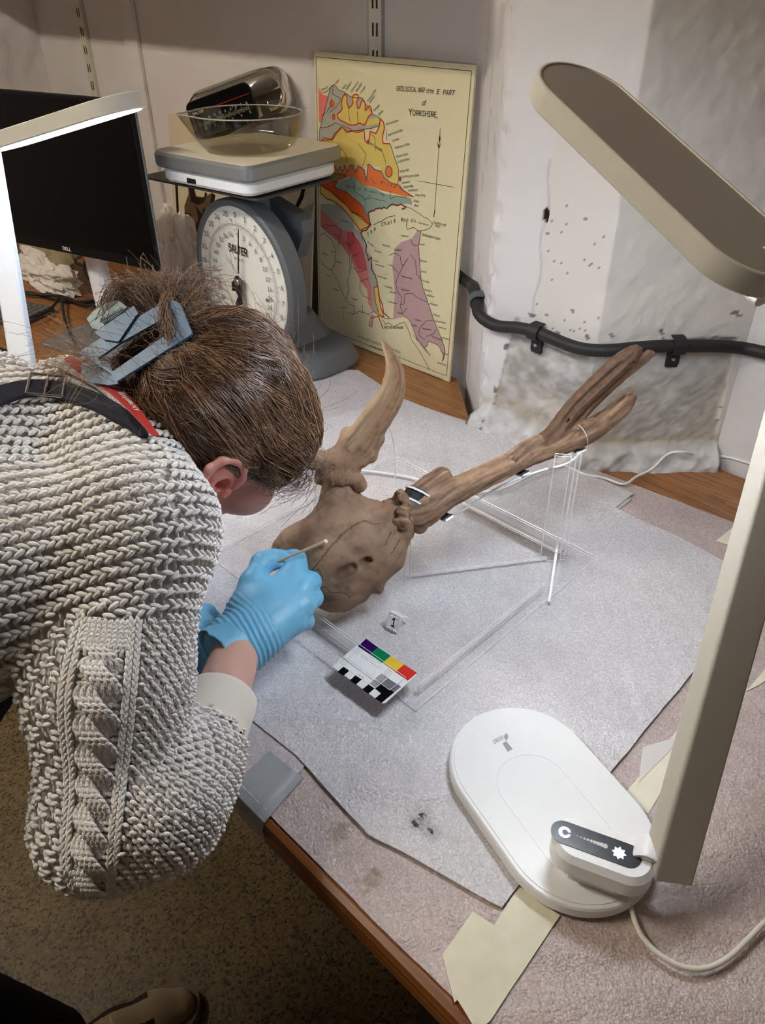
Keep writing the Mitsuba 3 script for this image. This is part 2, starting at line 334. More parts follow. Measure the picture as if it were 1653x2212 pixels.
struct('wall_right', BR, 'm_breast', 'chimney breast of flaking white plaster with bare grey render near the desk', smooth=True, color=BRC)

# shelving on the back wall: slotted uprights, and the shelf above the picture that shades the wall
k = thing('wall_shelf', 'long shelf on brackets above the monitors and the map', 'shelf')
part(k, 'board', box(-2.68, -.98, .97, 1.225, 1.505, 1.53, .002), 'm_cream')
def upright(px, py, wd, mat, name, label):
    p = ony(px, py, YW); k = thing(name, label, 'shelf upright', 'slotted shelf uprights on the wall')
    x = p[0]; z0 = 0.78; part(k, 'channel', cat(box(x - wd / 2, x + wd / 2, YW - .010, YW - .0088, z0, 1.9), box(x - wd / 2, x - wd / 2 + .0015, YW - .0088, YW - .001, z0, 1.9), box(x + wd / 2 - .0015, x + wd / 2, YW - .0088, YW - .001, z0, 1.9)), mat)
    sl = [box(x + s * wd * .16 - .0022, x + s * wd * .16 + .0022, YW - .0104, YW - .0096, z, z + .022) for z in np.arange(.80, 1.88, .045) for s in (-1, 1)]
    part(k, 'slots', cat(*sl), 'm_rubber', kind='stuff'); part(k, 'bracket', cat(box(x - .006, x + .006, 1.0, YW - .0105, 1.485, 1.504)), mat)
    return k
plastic('m_upright', lin(196, 194, 172), .5)
upright(202, 160, .034, 'm_upright', 'shelf_upright', 'cream slotted shelf upright on the wall above the black monitor')
upright(818, 60, .034, 'm_steel', 'shelf_upright', 'grey metal slotted shelf upright behind the top of the map')
p = ony(300, 150, YW); single('wall_strip', box(p[0] - .032, p[0] + .032, YW - .012, YW - .0005, .77, 2.0, .002), 'm_wall', 'narrow painted wooden strip on the wall right of the cream upright', 'wall strip')
# ceiling batten behind the photographer
k = thing('ceiling_light', 'long white ceiling light fitting in the middle of the room', 'ceiling light')
part(k, 'housing', box(-2.0, -.9, -.66, -.50, 2.54, 2.598, .004), 'm_white')
g = box(-1.98, -.92, -.65, -.51, 2.515, 2.54, .003); e = part(k, 'diffuser', g, 'm_white'); scene[e]['emitter'] = {'type': 'area', 'radiance': rgb(CEILING)}

# ================================================================ the desk and what is taped on it
k = thing('desk', 'large wooden desk with a moulded edge along the walls, partly covered with foam', 'desk')
top = Polygon([(-2.69, .262), (1.2, .262), (1.2, 1.262), (-.405, 1.262), (-.590, 1.078), (-.812, 1.075), (-.97, 1.222), (-2.69, 1.222)])
part(k, 'tabletop', prism(top, TZ - .03, TZ), 'm_wood')
pr = np.array([(0, 0), (.010, 0), (.016, -.003), (.0185, -.009), (.0165, -.0135), (.0135, -.0145), (.0165, -.0165), (.0165, -.030), (.0125, -.034), (.0125, -.052), (0, -.052)])
part(k, 'edge_moulding', loft([np.stack([np.full(len(pr), x), .262 - pr[:, 0], TZ + pr[:, 1]], 1) for x in (-2.69, 1.2)]), 'm_edge', 'orange-brown moulded wooden edge')
part(k, 'apron', box(-2.6, 1.1, .33, .35, TZ - .13, TZ - .03), 'm_black')
for x, y in ((-.20, .315), (-2.5, .315), (1.08, .315), (-2.5, 1.15), (1.08, 1.15)):
    part(k, 'leg', box(x - .03, x + .03, y - .03, y + .03, 0, TZ - .03, .003), 'm_black')

def foam_col(p, tint, spark):
    b = fbm(p.x * 9 + p.y * 3, p.y * 26 - p.x * 8, 0, 3); c, e, r = voronoi(p.x * 620, p.y * 620); st = fbm((p.x - p.y) * 7, (p.x + p.y) * 45, 0, 2)
    col = mi.Color3f(tint) * (.86 + .2 * b + .10 * (st - .5))
    return col * dr.select(r > .8, 1.18, dr.select(r < .25, .86, 1.0))
FOAM_TOP, FOAM_MID, FOAM_LOW = lin(205, 202, 204), lin(196, 190, 192), lin(186, 170, 165)
STAINS = [onz(*q, TZ)[:2] for q in ((910, 1772), (897, 1788), (932, 1806))]; STAINS2 = [onz(*q, TZ)[:2] for q in ((812, 1885), (735, 1800), (803, 1905))]
def foam_top(p, n, uv):
    c = foam_col(p, FOAM_TOP, 1)
    for s, r in zip(STAINS, (.006, .004, .005)):
        d = dr.sqrt(dr.square(p.x - s[0]) + dr.square(p.y - s[1]) * 1.6) / r + 1.5 * (fbm(p.x * 300, p.y * 300, 0, 2) - .5); c = mix(mi.Color3f(lin(70, 54, 40)), c, smoothstep(.5, 1.0, d) ) * (.75 + .25 * smoothstep(.8, 3.5, d))
    return c
def foam_low(p, n, uv):
    c = foam_col(p, FOAM_LOW, 1)
    for s, r in zip(STAINS2, (.007, .016, .016)):
        d = dr.sqrt(dr.square(p.x - s[0]) * 1.4 + dr.square(p.y - s[1])) / r + 1.2 * (fbm(p.x * 200, p.y * 200, 0, 2) - .5); c = mix(mi.Color3f(lin(134, 112, 92)), c, .35 + .65 * smoothstep(.3, 1.1, d))
    return c
def foam_mid(p, n, uv): return foam_col(p, FOAM_MID, 1)
def foam_bump(p, n, uv): return fbm(p.x * 520, p.y * 520, p.z * 50, 2) + .8 * fbm(p.x * 90, p.y * 90, 0, 2) + 4.0 * fbm((p.x + p.y) * 5, (p.x - p.y) * 22, 0, 2)
for nm, fn in (('top', foam_top), ('mid', foam_mid), ('low', foam_low)):
    scene['m_foam_' + nm] = two(bump({'type': 'principled', 'base_color': proc(fn), 'roughness': .38, 'specular': .55}, foam_bump, .0016, 4e-4))
def sheet(px, z0, th, seed, wob=.002):
    P = np.array([q[:2] for q in px]); ring = []
    for a, b in zip(P, np.roll(P, -1, 0)):
        n = max(2, int(np.linalg.norm(b - a) / .012)); ring.append(a + (b - a) * np.linspace(0, 1, n, endpoint=False)[:, None])
    r = np.vstack(ring); r3 = np.hstack([r, np.zeros((len(r), 1))])
    r = r + wob * np.stack([nfbm(r3, 25, 3, seed), nfbm(r3, 25, 3, seed + 50)], 1) * 2
    return prism(Polygon(r).buffer(0), z0, z0 + th)
U = lambda *q: [onz(*a) if len(a) == 2 else V(*a) for a in q]
single('foam_sheet', sheet([V(-.440, .2555), V(1.15, .2555), V(1.15, 1.12), onz(1580, 1130), onz(1250, 1003), V(-.60, 1.085)], TZ + .0003, .0022, 3), 'm_foam_low', 'thin pinkish foam sheet along the near desk edge, lowest of the layers', 'foam sheet', 'foam sheets on the desk')
single('foam_sheet', sheet([V(-1.25, .2555), V(-.430, .2555), V(-.445, .33), V(-.45, 1.06), onz(1250, 1002), onz(1040, 925), onz(870, 868), onz(775, 804), V(-1.25, 1.02)], TZ + .0027, .0022, 7), 'm_foam_mid', 'greyish foam sheet reaching the foot of the big dial scale', 'foam sheet', 'foam sheets on the desk')
single('foam_sheet', sheet([V(-.98, .315), V(-.577, .317), onz(640, 1640), V(-.33, .312), onz(1085, 1970), onz(1150, 1880), onz(1330, 1660), onz(1520, 1430), onz(1588, 1250), onz(1577, 1229), onz(1460, 1165), onz(1328, 1105), onz(1367, 1073), onz(1290, 1040), onz(858, 862), onz(700, 915), V(-1.03, .7)], TZ + .0051, .0022, 11), 'm_foam_top', 'large white foam sheet under the skull, its stand and the lamp, topmost layer', 'foam sheet', 'foam sheets on the desk')
FZ = TZ + .0074
def tape_fn(p, n, uv):
    a = fbm(p.x * 60, p.y * 60, 0, 3); return mix(lin(214, 208, 184), lin(230, 226, 206), a)
scene['m_tape'] = two(bump({'type': 'principled', 'base_color': proc(tape_fn), 'roughness': .7, 'specular': .2}, lambda p, n, uv: fbm(p.x * 240, p.y * 240, p.z * 240, 2), .0004))
plastic('m_tissue', lin(206, 202, 198), .8)
def tape(px, z, label, mat='m_tape', seed=1, th=.0007):
    return single('masking_tape', sheet([onz(*q, z) for q in px], z, th, seed, .0006), mat, label, 'masking tape', 'masking tape pieces on the desk')
tape([(1022, 1969), (1078, 2006), (1010, 2140), (982, 2166), (955, 2062)], TZ + .0030, 'short pale masking tape patch beside the desk corner, under the long tape', seed=2)
tape([(1122, 1915), (1210, 1978), (1060, 2205), (1030, 2230), (982, 2150), (1040, 2040)], TZ + .0040, 'long masking tape strip running from the near desk edge under the white lamp base', seed=3)
tape([(1350, 1715), (1480, 1560), (1540, 1510), (1470, 1640), (1400, 1760)], TZ + .0030, 'masking tape strip behind the lamp base, left of the lamp arm', seed=4)
tape([(1388, 1615), (1430, 1602), (1470, 1590), (1440, 1630), (1380, 1690)], TZ + .0038, 'torn whitish tape scrap behind the lamp base', 'm_tissue', seed=5)
tape([(1546, 1169), (1620, 1110), (1660, 1120), (1600, 1185)], TZ + .0030, 'small masking tape piece at the far right edge of the foam', seed=6)
tape([(1612, 1494), (1700, 1390), (1700, 1440), (1640, 1480)], TZ + .0030, 'masking tape strip to the right of the lamp arm', seed=7)
# duct tape folded over the desk edge
D = np.array([onz(*q, TZ + .0052) for q in [(582, 1622), (655, 1680), (583, 1762), (508, 1688)]]); dn = []
for t in np.linspace(0, 1, 12):
    row = [D[0] + (D[1] - D[0]) * t, D[3] + (D[2] - D[3]) * t]; a, b = row; y0 = b[1]
    pts = [a, (a * 2 + b) / 3, (a + 2 * b) / 3, V(b[0], .258, TZ + .0055), V(b[0], .246, TZ + .001), V(b[0], .2425, TZ - .008), V(b[0], .243, TZ - .03)]
    dn.append(pts)
dn = np.array(dn); dn[:, :4, 2] += .0016 * np.exp(-((np.linspace(0, 1, 12) - .72) / .05) ** 2)[:, None]
v = np.vstack([dn.reshape(-1, 3), dn.reshape(-1, 3) - V(0, 0, .0006)]); i, j = np.meshgrid(np.arange(11), np.arange(6), indexing='ij'); a = (i * 7 + j).ravel()
f = np.vstack([np.stack([a, a + 7, a + 8], 1), np.stack([a, a + 8, a + 1], 1)]); plastic('m_duct', lin(176, 182, 186), .36, metallic=.35)
single('duct_tape', tm(v, np.vstack([f, f[:, ::-1] + 84])), 'm_duct', 'silver duct tape patch folded over the near desk edge', 'duct tape', smooth=40)
single('paper_scrap', put(box(-.006, .006, -.003, .003, 0, .0008), frame(onz(1466, 1091, TZ + .0006), V(.9, -.3, 0), V(.3, .9, 0), V(0, 0, 1))), 'm_white', 'tiny white paper scrap on the foam near the far wood', 'paper scrap')
# ================================================================ the map board leaning on the wall
MB = V(-1.398, 1.193, .7515); MY = unit(V(0, .030, .6)); MX = V(1, 0, 0); MN = np.cross(MX, MY)      # MN points to the room
def mp(px, py):
    p = onp(px, py, MB, MN) - MB; return np.array([p @ MX, p @ MY])
C3 = lambda q: [mp(660 + x / 4.238, 100 + y / 4.238) for x, y in q]
C4 = lambda q: [mp(660 + x / 4.862, 440 + y / 4.862) for x, y in q]
MFR = frame(MB, MX, MY, MN)
plastic('m_board', lin(214, 204, 166), .55)
k = thing('map_board', 'tall cream printed geological map of Yorkshire leaning on the back wall', 'map')
MH = .6015; part(k, 'board', put(box(0, .4285, 0, MH, -.005, 0), MFR), 'm_board')
RED, MAR, INK = lin(196, 70, 36), lin(118, 50, 44), lin(62, 52, 38)
PINK, GREY, YEL, ORA, TEAL, MAUV, ORD = lin(226, 120, 112), lin(170, 164, 148), lin(214, 188, 104), lin(220, 118, 66), lin(142, 160, 142), lin(182, 150, 150), lin(208, 92, 44)
reg = []; lines = []
def area(pts, c, line=None, lw=.0012, h=1, sm=True):
    p = Polygon(pts)
    if not p.is_valid: p = p.buffer(0)
    if sm: p = p.buffer(.0008).buffer(-.0008)
    reg.append((flat_poly(p, MFR, .0002 + h * 1e-4), c))
    if line is not None: stroke(list(pts) + [pts[0]], line, lw)
def stroke(pts, c=INK, lw=.0005, wob=.0008, seed=1, h=.0009):
    P = np.array(pts); n = max(2, int(sum(np.linalg.norm(np.diff(P, axis=0), axis=1)) / .003)); t = np.r_[0, np.cumsum(np.linalg.norm(np.diff(P, axis=0), axis=1))]
    Q = np.stack([np.interp(np.linspace(0, t[-1], n), t, P[:, i]) for i in (0, 1)], 1); q3 = np.hstack([Q, Q[:, :1] * 0])
    Q = Q + wob * 2 * np.stack([nfbm(q3, 160, 2, seed), nfbm(q3, 160, 2, seed + 9)], 1)
    lines.append((flat_poly(LineString(Q).buffer(lw, resolution=1), MFR, h), c))
def oval(c, rx, ry):
    a = np.linspace(0, 2 * np.pi, 18, endpoint=False); return [(c[0] + rx * math.cos(t), c[1] + ry * math.sin(t)) for t in a]
area(C3([(215, 440), (232, 370), (265, 350), (310, 400), (350, 412), (385, 440), (430, 470), (480, 470), (520, 470), (555, 530), (620, 620), (670, 650), (690, 660), (680, 730), (600, 750), (450, 775), (400, 780), (330, 740), (270, 800), (240, 850), (130, 880), (132, 760), (165, 640)]), GREY, INK, .0005)
area(C3([(120, 400), (165, 445), (205, 455), (215, 440), (165, 630), (140, 700), (126, 700)]), PINK, None, h=2)
area(C3([(365, 435), (385, 470), (380, 520), (400, 570), (440, 520), (430, 470), (440, 445), (480, 440), (490, 470), (470, 510), (480, 570), (500, 560), (515, 500), (530, 485), (550, 520), (550, 590), (575, 560), (585, 540), (610, 580), (610, 620), (580, 640), (560, 690), (540, 720), (500, 700), (460, 720), (400, 720), (350, 690), (300, 660), (290, 620), (320, 600), (340, 575), (330, 520), (345, 460)]), YEL, RED, .0013, 2)
area(C3([(570, 665), (670, 655), (680, 700), (560, 735)]), YEL, None, h=2)
for c, rx, ry in (((245, 525), 20, 26), ((260, 645), 10, 27)): area(C3(oval(c, rx, ry)), ORA, RED, .0011, 3, False)
big = [(130, 880), (180, 840), (245, 860), (290, 790), (340, 740), (380, 790), (420, 765), (470, 790), (540, 770), (545, 860), (575, 895), (595, 780), (650, 800), (680, 720), (690, 668), (715, 690), (725, 750), (706, 830), (710, 890), (775, 890), (800, 960), (820, 1030), (850, 1110), (855, 1230), (840, 1270), (780, 1250), (700, 1180), (690, 1110), (600, 1080), (560, 1110), (240, 1120), (130, 1120)]
area(C3(big), YEL, None, h=2); stroke(C3(big[:20]), RED, .0013); stroke(C3(big[19:26]), INK)
ora = [(130, 1100), (200, 1110), (240, 1100), (265, 1085), (300, 1150), (315, 1095), (345, 1150), (360, 1090), (390, 1150), (410, 1088), (440, 1090), (455, 1150), (490, 1095), (540, 1130), (560, 1240), (575, 1080), (600, 1090), (640, 1130), (700, 1145), (720, 1200), (780, 1250), (850, 1270), (900, 1320), (995, 1380), (900, 1372), (800, 1345), (700, 1320), (600, 1280), (500, 1270), (440, 1230), (400, 1190), (300, 1240), (130, 1250)]
area(C3(ora), ORA, None, h=3); stroke(C3(ora[2:22]), lin(120, 92, 100), .0012); stroke(C3(ora[21:24]), MAR, .0008)
area(C3(oval((765, 1147), 30, 52)), ORA, lin(120, 92, 100), .0012, 4, False); area(C3(oval((868, 1215), 8, 20)), ORA, MAR, .001, 4, False)
area(C3([(265, 1290), (330, 1230), (440, 1190), (520, 1270), (640, 1300), (720, 1350), (900, 1375), (970, 1390), (975, 1450), (930, 1440), (840, 1450), (760, 1470), (650, 1490), (600, 1510), (575, 1545), (590, 1620), (560, 1560), (530, 1480), (480, 1410), (440, 1370), (390, 1330)]), TEAL, None, h=4)
area(C3([(135, 1262), (240, 1230), (300, 1240), (265, 1290), (390, 1340), (470, 1410), (540, 1480), (590, 1600), (605, 1640), (570, 1620), (520, 1560), (430, 1520), (370, 1450), (300, 1380), (230, 1330)]), ORD, lin(90, 60, 60), .0008, 3)
area(C3([(135, 1265), (230, 1330), (300, 1390), (380, 1460), (440, 1520), (520, 1580), (590, 1640), (500, 1690), (470, 1640), (420, 1570), (330, 1470), (250, 1410), (200, 1400), (140, 1340)]), YEL, RED, .0013, 2)
area(C4([(160, 0), (350, 0), (440, 90), (500, 180), (520, 260), (585, 300), (640, 420), (640, 480), (690, 560), (720, 700), (760, 850), (720, 920), (740, 1050), (790, 1180), (840, 1200), (700, 1130), (690, 950), (650, 700), (600, 480), (540, 330), (480, 290), (400, 290), (330, 230), (160, 80)]), lin(168, 168, 156), None, h=1)
area(C4([(160, 60), (330, 215), (400, 280), (500, 295), (560, 390), (600, 460), (640, 620), (660, 720), (690, 870), (705, 1130), (660, 1040), (650, 900), (590, 830), (520, 680), (470, 560), (380, 440), (300, 360), (200, 280), (160, 230)]), lin(214, 128, 118), None, h=2)
area(C4([(440, 300), (500, 300), (560, 390), (600, 460), (640, 620), (650, 700), (560, 690), (500, 560), (440, 430)]), lin(202, 92, 92), None, h=3)
ms = C4([(1180, 280), (1215, 285), (1190, 440), (1210, 740), (1230, 870), (1290, 1040), (1350, 1220), (1420, 1390), (1470, 1530), (1462, 1600), (1440, 1660), (1452, 1590), (1400, 1490), (1290, 1440), (1290, 1480), (1250, 1510), (1180, 1430), (1140, 1330), (1090, 1210), (1040, 1185), (920, 1215), (940, 950), (915, 650), (935, 470), (1010, 400), (1110, 370)])
area(ms, MAUV, None, h=1); stroke(ms[:20], INK, .0005)
area(C4([(720, 880), (760, 870), (775, 950), (790, 1080), (830, 1190), (780, 1170), (740, 1040)]), YEL, RED, .0011, 3)
area(C4([(690, 1180), (720, 1170), (700, 1300), (670, 1280)]), lin(168, 168, 156), PINK, .0012, 2)
wold = [(1020, 60), (1060, 30), (990, 10), (930, 5), (860, 40), (780, 50), (720, 70), (660, 90), (670, 140), (690, 220), (640, 270), (585, 300), (610, 370), (640, 430), (640, 500), (660, 600), (695, 560), (700, 690), (740, 770), (760, 860), (770, 950), (800, 1050), (830, 1150), (880, 1200)]
stroke(C4(wold), MAR, .0013, .003); stroke(C4([(700, 1330 - 130), (770, 1180), (810, 1300)]), RED, .0011)
for s in ([(1060, 30), (1130, 60), (1200, 110), (1290, 160), (1340, 210), (1300, 260), (1215, 285)], [(1060, 170), (1070, 270), (1140, 250), (1180, 285)], [(720, 220), (800, 180), (880, 140), (950, 125)],
          [(160, 330), (200, 310), (290, 390), (320, 500), (310, 640), (270, 700), (330, 800), (380, 900), (400, 960), (470, 1060), (520, 1080), (510, 1160), (570, 1130), (660, 1160), (720, 1130), (820, 1200), (920, 1215)], [(160, 600), (220, 670), (280, 700)],
          [(500, 300), (510, 400), (460, 450), (470, 690), (440, 830), (460, 900), (430, 1000)], [(200, 220), (310, 230), (380, 290), (340, 480)], [(560, 520), (490, 560), (480, 700)], [(500, 670), (560, 720), (640, 690)], [(660, 780), (580, 820), (570, 900), (610, 970), (690, 990)],
          [(880, 540), (950, 520), (1000, 550), (1010, 640), (1030, 650), (1080, 570)], [(870, 640), (920, 660), (980, 740), (950, 830), (970, 920), (1010, 980), (1000, 1080), (1030, 1170)], [(1030, 650), (980, 740)], [(1110, 530), (1160, 600), (1170, 740), (1210, 790)], [(1005, 1060), (1040, 1050), (1050, 950), (1120, 940), (1200, 1000), (1280, 1030)], [(1030, 1140), (1070, 1090)],
          [(1340, 1220), (1280, 1230), (1210, 1290), (1190, 1380), (1240, 1420), (1270, 1430)], [(1270, 1390), (1350, 1370), (1370, 1320)], [(1100, 370), (1140, 440), (1190, 440)],
          [(810, 1220), (840, 1270), (880, 1250), (930, 1290), (1040, 1240), (1080, 1320), (1120, 1430), (1190, 1530), (1250, 1640), (1310, 1750)], [(600, 1060), (600, 1150)], [(400, 1080), (405, 1230)], [(360, 1090), (440, 1085)]):
    stroke(C4(s), INK, .00048, .0016)
for s in ([(250, 360), (255, 440), (330, 480), (280, 560), (230, 600)], [(395, 570), (400, 660), (420, 690)], [(480, 600), (480, 700)], [(300, 900), (370, 980), (380, 1060)], [(480, 890), (540, 960), (560, 1000), (520, 1100)], [(600, 800), (640, 850), (640, 960)], [(690, 940), (720, 1000), (740, 1080)], [(130, 745), (200, 740), (280, 700), (370, 740), (450, 770), (600, 750)], [(150, 640), (230, 560), (240, 480)], [(600, 1200), (640, 1260)], [(450, 1230), (450, 1330), (560, 1400), (600, 1360)], [(780, 1330), (780, 1400), (840, 1370), (930, 1390)], [(560, 1470), (540, 1400), (620, 1390), (740, 1420)], [(860, 1260), (900, 1320), (990, 1380)], [(740, 760), (748, 860)], [(120, 390), (170, 430), (210, 400), (232, 370)]):
    stroke(C3(s), INK, .00045, .0016)
# printed frame, compass arrow, scale bar
def rect_line(x0, y0, x1, y1, lw): lines.append((flat_poly(Polygon([(x0, y0), (x1, y0), (x1, y1), (x0, y1)]).difference(Polygon([(x0 + lw, y0 + lw), (x1 - lw, y0 + lw), (x1 - lw, y1 - lw), (x0 + lw, y1 - lw)])), MFR, .0010), INK))
rect_line(.006, .012, .4215, MH - .009, .0009)
stroke(C3([(1237, 750), (1180, 1560)]), INK, .0004, 0); stroke(C3([(1040, 1232), (1362, 1290)]), INK, .0004, 0)
area(C3([(1232, 800), (1238, 850), (1230, 880), (1222, 850)]), INK, h=4, sm=False); area(C3([(1206, 872), (1226, 915), (1246, 878), (1222, 945)]), INK, h=4, sm=False); area(C3([(1184, 1490), (1190, 1500), (1178, 1562), (1172, 1560)]), INK, h=4, sm=False)
sb = C4([(556, 1398), (1000, 1570)]); d = unit(sb[1] - sb[0]); e = np.array([-d[1], d[0]]) * .0035
stroke([sb[0], sb[1], sb[1] + e, sb[0] + e, sb[0]], INK, .0004, 0)
def wr(s, a, b, hgt, conv, bold=False, fit=True, shear=.25, col=INK):
    p, q = conv([a, b]); d = unit(q - p); w = np.linalg.norm(q - p); y = np.array([-d[1], d[0]])
    M = frame(MB + p[0] * MX + p[1] * MY + MN * .0011, d[0] * MX + d[1] * MY, y[0] * MX + y[1] * MY, MN)
    lines.append((text(s, hgt, M, shear, bold, w if fit else None, 5e-5), col))
wr('GEOLOGICAL MAP', (832, 408), (1092, 424), .0085, C3); wr('of the', (1108, 426), (1172, 432), .0075, C3); wr('E', (1200, 437), (1222, 438), .0085, C3); wr('PART', (1256, 444), (1360, 450), .0085, C3)
wr('of', (1066, 540), (1098, 542), .009, C3, shear=.4); wr('Y', (946, 630), (978, 632), .0115, C3, shear=0); wr('ORKSHIRE,', (980, 633), (1208, 652), .0098, C3, shear=0)
rnd = random.Random(4)
for s, a, b in (('Whitby', (672, 640), (716, 596)), ('Sandsend', (630, 600), (680, 545)), ('Runswick Bay', (572, 515), (650, 405)), ('Staithes', (592, 528), (640, 460)), ('Cowbar', (508, 440), (552, 376)), ('Boulby', (468, 425), (520, 345)), ('Skinningrove', (424, 425), (490, 330)), ('Saltburn', (378, 405), (426, 335)), ('Coatham', (342, 400), (378, 360)), ('Redcar', (278, 352), (312, 312)), ('Tees R', (150, 410), (204, 385)),
                ('Saw door bottoms', (735, 725), (852, 688)), ('Robin Hoods Bay', (758, 825), (892, 775)), ('The Peak', (792, 880), (860, 855)), ('Staunton Cliffs', (820, 940), (954, 905)), ('Hayburn Wyke', (832, 1020), (940, 995)), ('Cloughton Wyke', (842, 1068), (952, 1040)), ('Scalby Mill', (862, 1155), (950, 1140)), ('Scarborough Castle', (882, 1202), (1042, 1190)), ('White Nab', (882, 1262), (958, 1248)), ('Cayton Bay', (898, 1302), (992, 1284)), ('Gristhorpe', (942, 1330), (1030, 1322)), ('Filey Brig', (1004, 1372), (1096, 1372)), ('Filey', (990, 1425), (1038, 1428)), ('Bay', (1000, 1465), (1034, 1468))):
    wr(s, a, b, .0042, C3, shear=.3)
for s, a, b, h in (('Flamborough', (1344, 205), (1478, 235), .0048), ('Head', (1364, 238), (1412, 250), .0048), ('Bridlington Quay', (1226, 335), (1416, 382), .0052), ('Auburn', (1196, 430), (1256, 440), .004), ('Skipsea', (1204, 605), (1272, 615), .004), ('Atwick', (1216, 720), (1272, 726), .004), ('Hornsea', (1226, 815), (1298, 830), .004), ('Mappleton', (1252, 910), (1330, 928), .004), ('Aldbro', (1272, 965), (1352, 985), .004), ('Withernsea', (1304, 1055), (1390, 1075), .004), ('Hilston', (1342, 1170), (1410, 1188), .004), ('Sandley Mere', (1362, 1238), (1478, 1262), .004), ('Owthorne', (1396, 1300), (1478, 1322), .004), ('Holmpton', (1430, 1412), (1510, 1432), .004), ('Kilnsea', (1446, 1582), (1502, 1590), .004), ('Spurn Point', (1386, 1672), (1478, 1704), .004),
                   ('LINCOLNSHIRE', (805, 1310), (1028, 1315), .006), ('Scale of Miles', (678, 1500), (860, 1566), .005), ('P. Inchbald  Edition', (1180, 1755), (1440, 1850), .004), ('Driffield', (936, 490), (1006, 498), .0035), ('Wetwang', (808, 438), (884, 456), .0035), ('Kilham', (1010, 345), (1078, 350), .0035), ('Kilnwick', (728, 500), (800, 520), .0035), ('Beverley', (890, 930), (956, 945), .0035), ('Brandesburton', (1010, 765), (1124, 795), .0035), ('Rowley', (1006, 905), (1096, 922), .0035), ('Hedon', (1150, 1220), (1210, 1236), .0035), ('Paull', (1124, 1280), (1168, 1292), .0035), ('Hull', (968, 1150), (1018, 1160), .0035), ('Patrington', (1330, 1400), (1440, 1440), .0035), ('Keyingham', (1228, 1315), (1320, 1330), .0035), ('Cottingham', (872, 1032), (960, 1056), .0035), ('Flamborough', (1190, 205), (1296, 232), .0035), ('Market Weighton', (650, 400), (716, 450), .003), ('Lund', (710, 600), (764, 610), .003), ('Holme', (736, 640), (820, 665), .003), ('Everthorpe', (756, 765), (850, 792), .003), ('Howden', (490, 1000), (552, 1018), .0035), ('York', (262, 500), (316, 512), .0035), ('Selby', (290, 895), (350, 915), .0035), ('Tadcaster', (176, 520), (240, 545), .0035), ('Garton', (834, 870), (912, 892), .0035), ('Cawood', (226, 750), (280, 764), .003), ('Wressle', (326, 610), (384, 630), .003), ('Goole', (458, 1150), (510, 1165), .003), ('Pocklington', (400, 410), (470, 432), .003), ('Thirsk', (160, 240), (244, 265), .003), ('Easingwold', (300, 315), (344, 350), .003), ('Castle Howard', (380, 180), (456, 200), .003), ('Malton', (484, 95), (540, 110), .003)):
    wr(s, a, b, h, C4, shear=.25)
for i, c in enumerate('The'): wr(c, (656 + 34 * i, 348 - 30 * i), (672 + 34 * i, 338 - 30 * i), .008, C4, fit=False)
for i, c in enumerate('Chalk'): wr(c, (800 + 33 * i, 240 - 10 * i), (820 + 33 * i, 235 - 10 * i), .008, C4, fit=False)
for i, c in enumerate('Wolds'): wr(c, (1000 + 36 * i, 185 + 2 * i), (1020 + 36 * i, 185 + 2 * i), .007, C4, fit=False)
for i, c in enumerate('THE HUMBER'):
    if c != ' ': wr(c, (1132 + 18 * i, 1388 + 22 * i), (1142 + 18 * i, 1400 + 22 * i), .0055, C4, fit=False, shear=0)
for i, c in enumerate('Vale of Pickering'):
    if c != ' ': wr(c, (372 + 21 * i, 1290 + 4.5 * i), (386 + 21 * i, 1293 + 4.5 * i), .006, C3, fit=False)
for i, c in enumerate('Hills'): wr(c, (690 + 30 * i, 1255 + 10 * i), (704 + 30 * i, 1258 + 10 * i), .006, C3, fit=False)
for i, c in enumerate('Moorlands'): wr(c, (560 + 16 * i, 880 + 10 * i), (572 + 16 * i, 884 + 10 * i), .006, C3, fit=False)
for i in range(34):                                                       # the many small village dots
    x, y = rnd.uniform(200, 1400), rnd.uniform(60, 1500); p = C4([(x, y)])[0]
    if rnd.random() < .7: lines.append((flat_poly(Point(*p).buffer(.0006, resolution=2), MFR, .001), INK))
for i in range(14):                                                       # ring of a library stamp
    a = i / 14 * 2 * np.pi + .2; lines.append((flat_poly(affinity.translate(affinity.rotate(Polygon([(-.0016, -.0007), (.0016, -.0007), (.0016, .0007), (-.0016, .0007)]), math.degrees(a) + 90, origin=(0, 0)), .030 + .015 * math.cos(a), .068 + .015 * math.sin(a)), MFR, .001), lin(128, 118, 92)))
m, c = merge_col(reg); part(k, 'coloured_areas', m, 'm_print', 'printed areas in yellow, orange, teal, pink and mauve', color=c)
m, c = merge_col(lines); part(k, 'lettering', m, 'm_print', 'printed dark outlines, rivers and lettering', color=c)

# ================================================================ the drawing on the board behind the dial scale
DB = V(-2.005, 1.176, .7515); DY = unit(V(0, .05, .43)); DN = np.cross(MX, DY); DFR = frame(DB, MX, DY, DN)
plastic('m_board2', lin(204, 190, 160), .6)
k = thing('drawing_board', 'cream board with a dark drawing of an antlered skull, behind the dial scale', 'drawing')
part(k, 'board', put(box(0, .592, 0, .432, -.005, 0), DFR), 'm_board2')
def dp(q):
    out = []
    for x, y in q:
        p = onp(330 + x / 4.238, 360 + y / 4.24, DB, DN) - DB; out.append((p @ MX, p @ DY))
    return out
dr_ = []; DK, MD = lin(44, 34, 28), lin(92, 74, 58)
def blot(q, c, h): dr_.append((flat_poly(Polygon(dp(q)).buffer(0).buffer(.002).buffer(-.002), DFR, h), c))
blot([(1060, 420), (1260, 430), (1480, 330), (1440, 520), (1390, 700), (1300, 900), (1200, 1200), (1000, 1000)], lin(178, 160, 132), .0002)
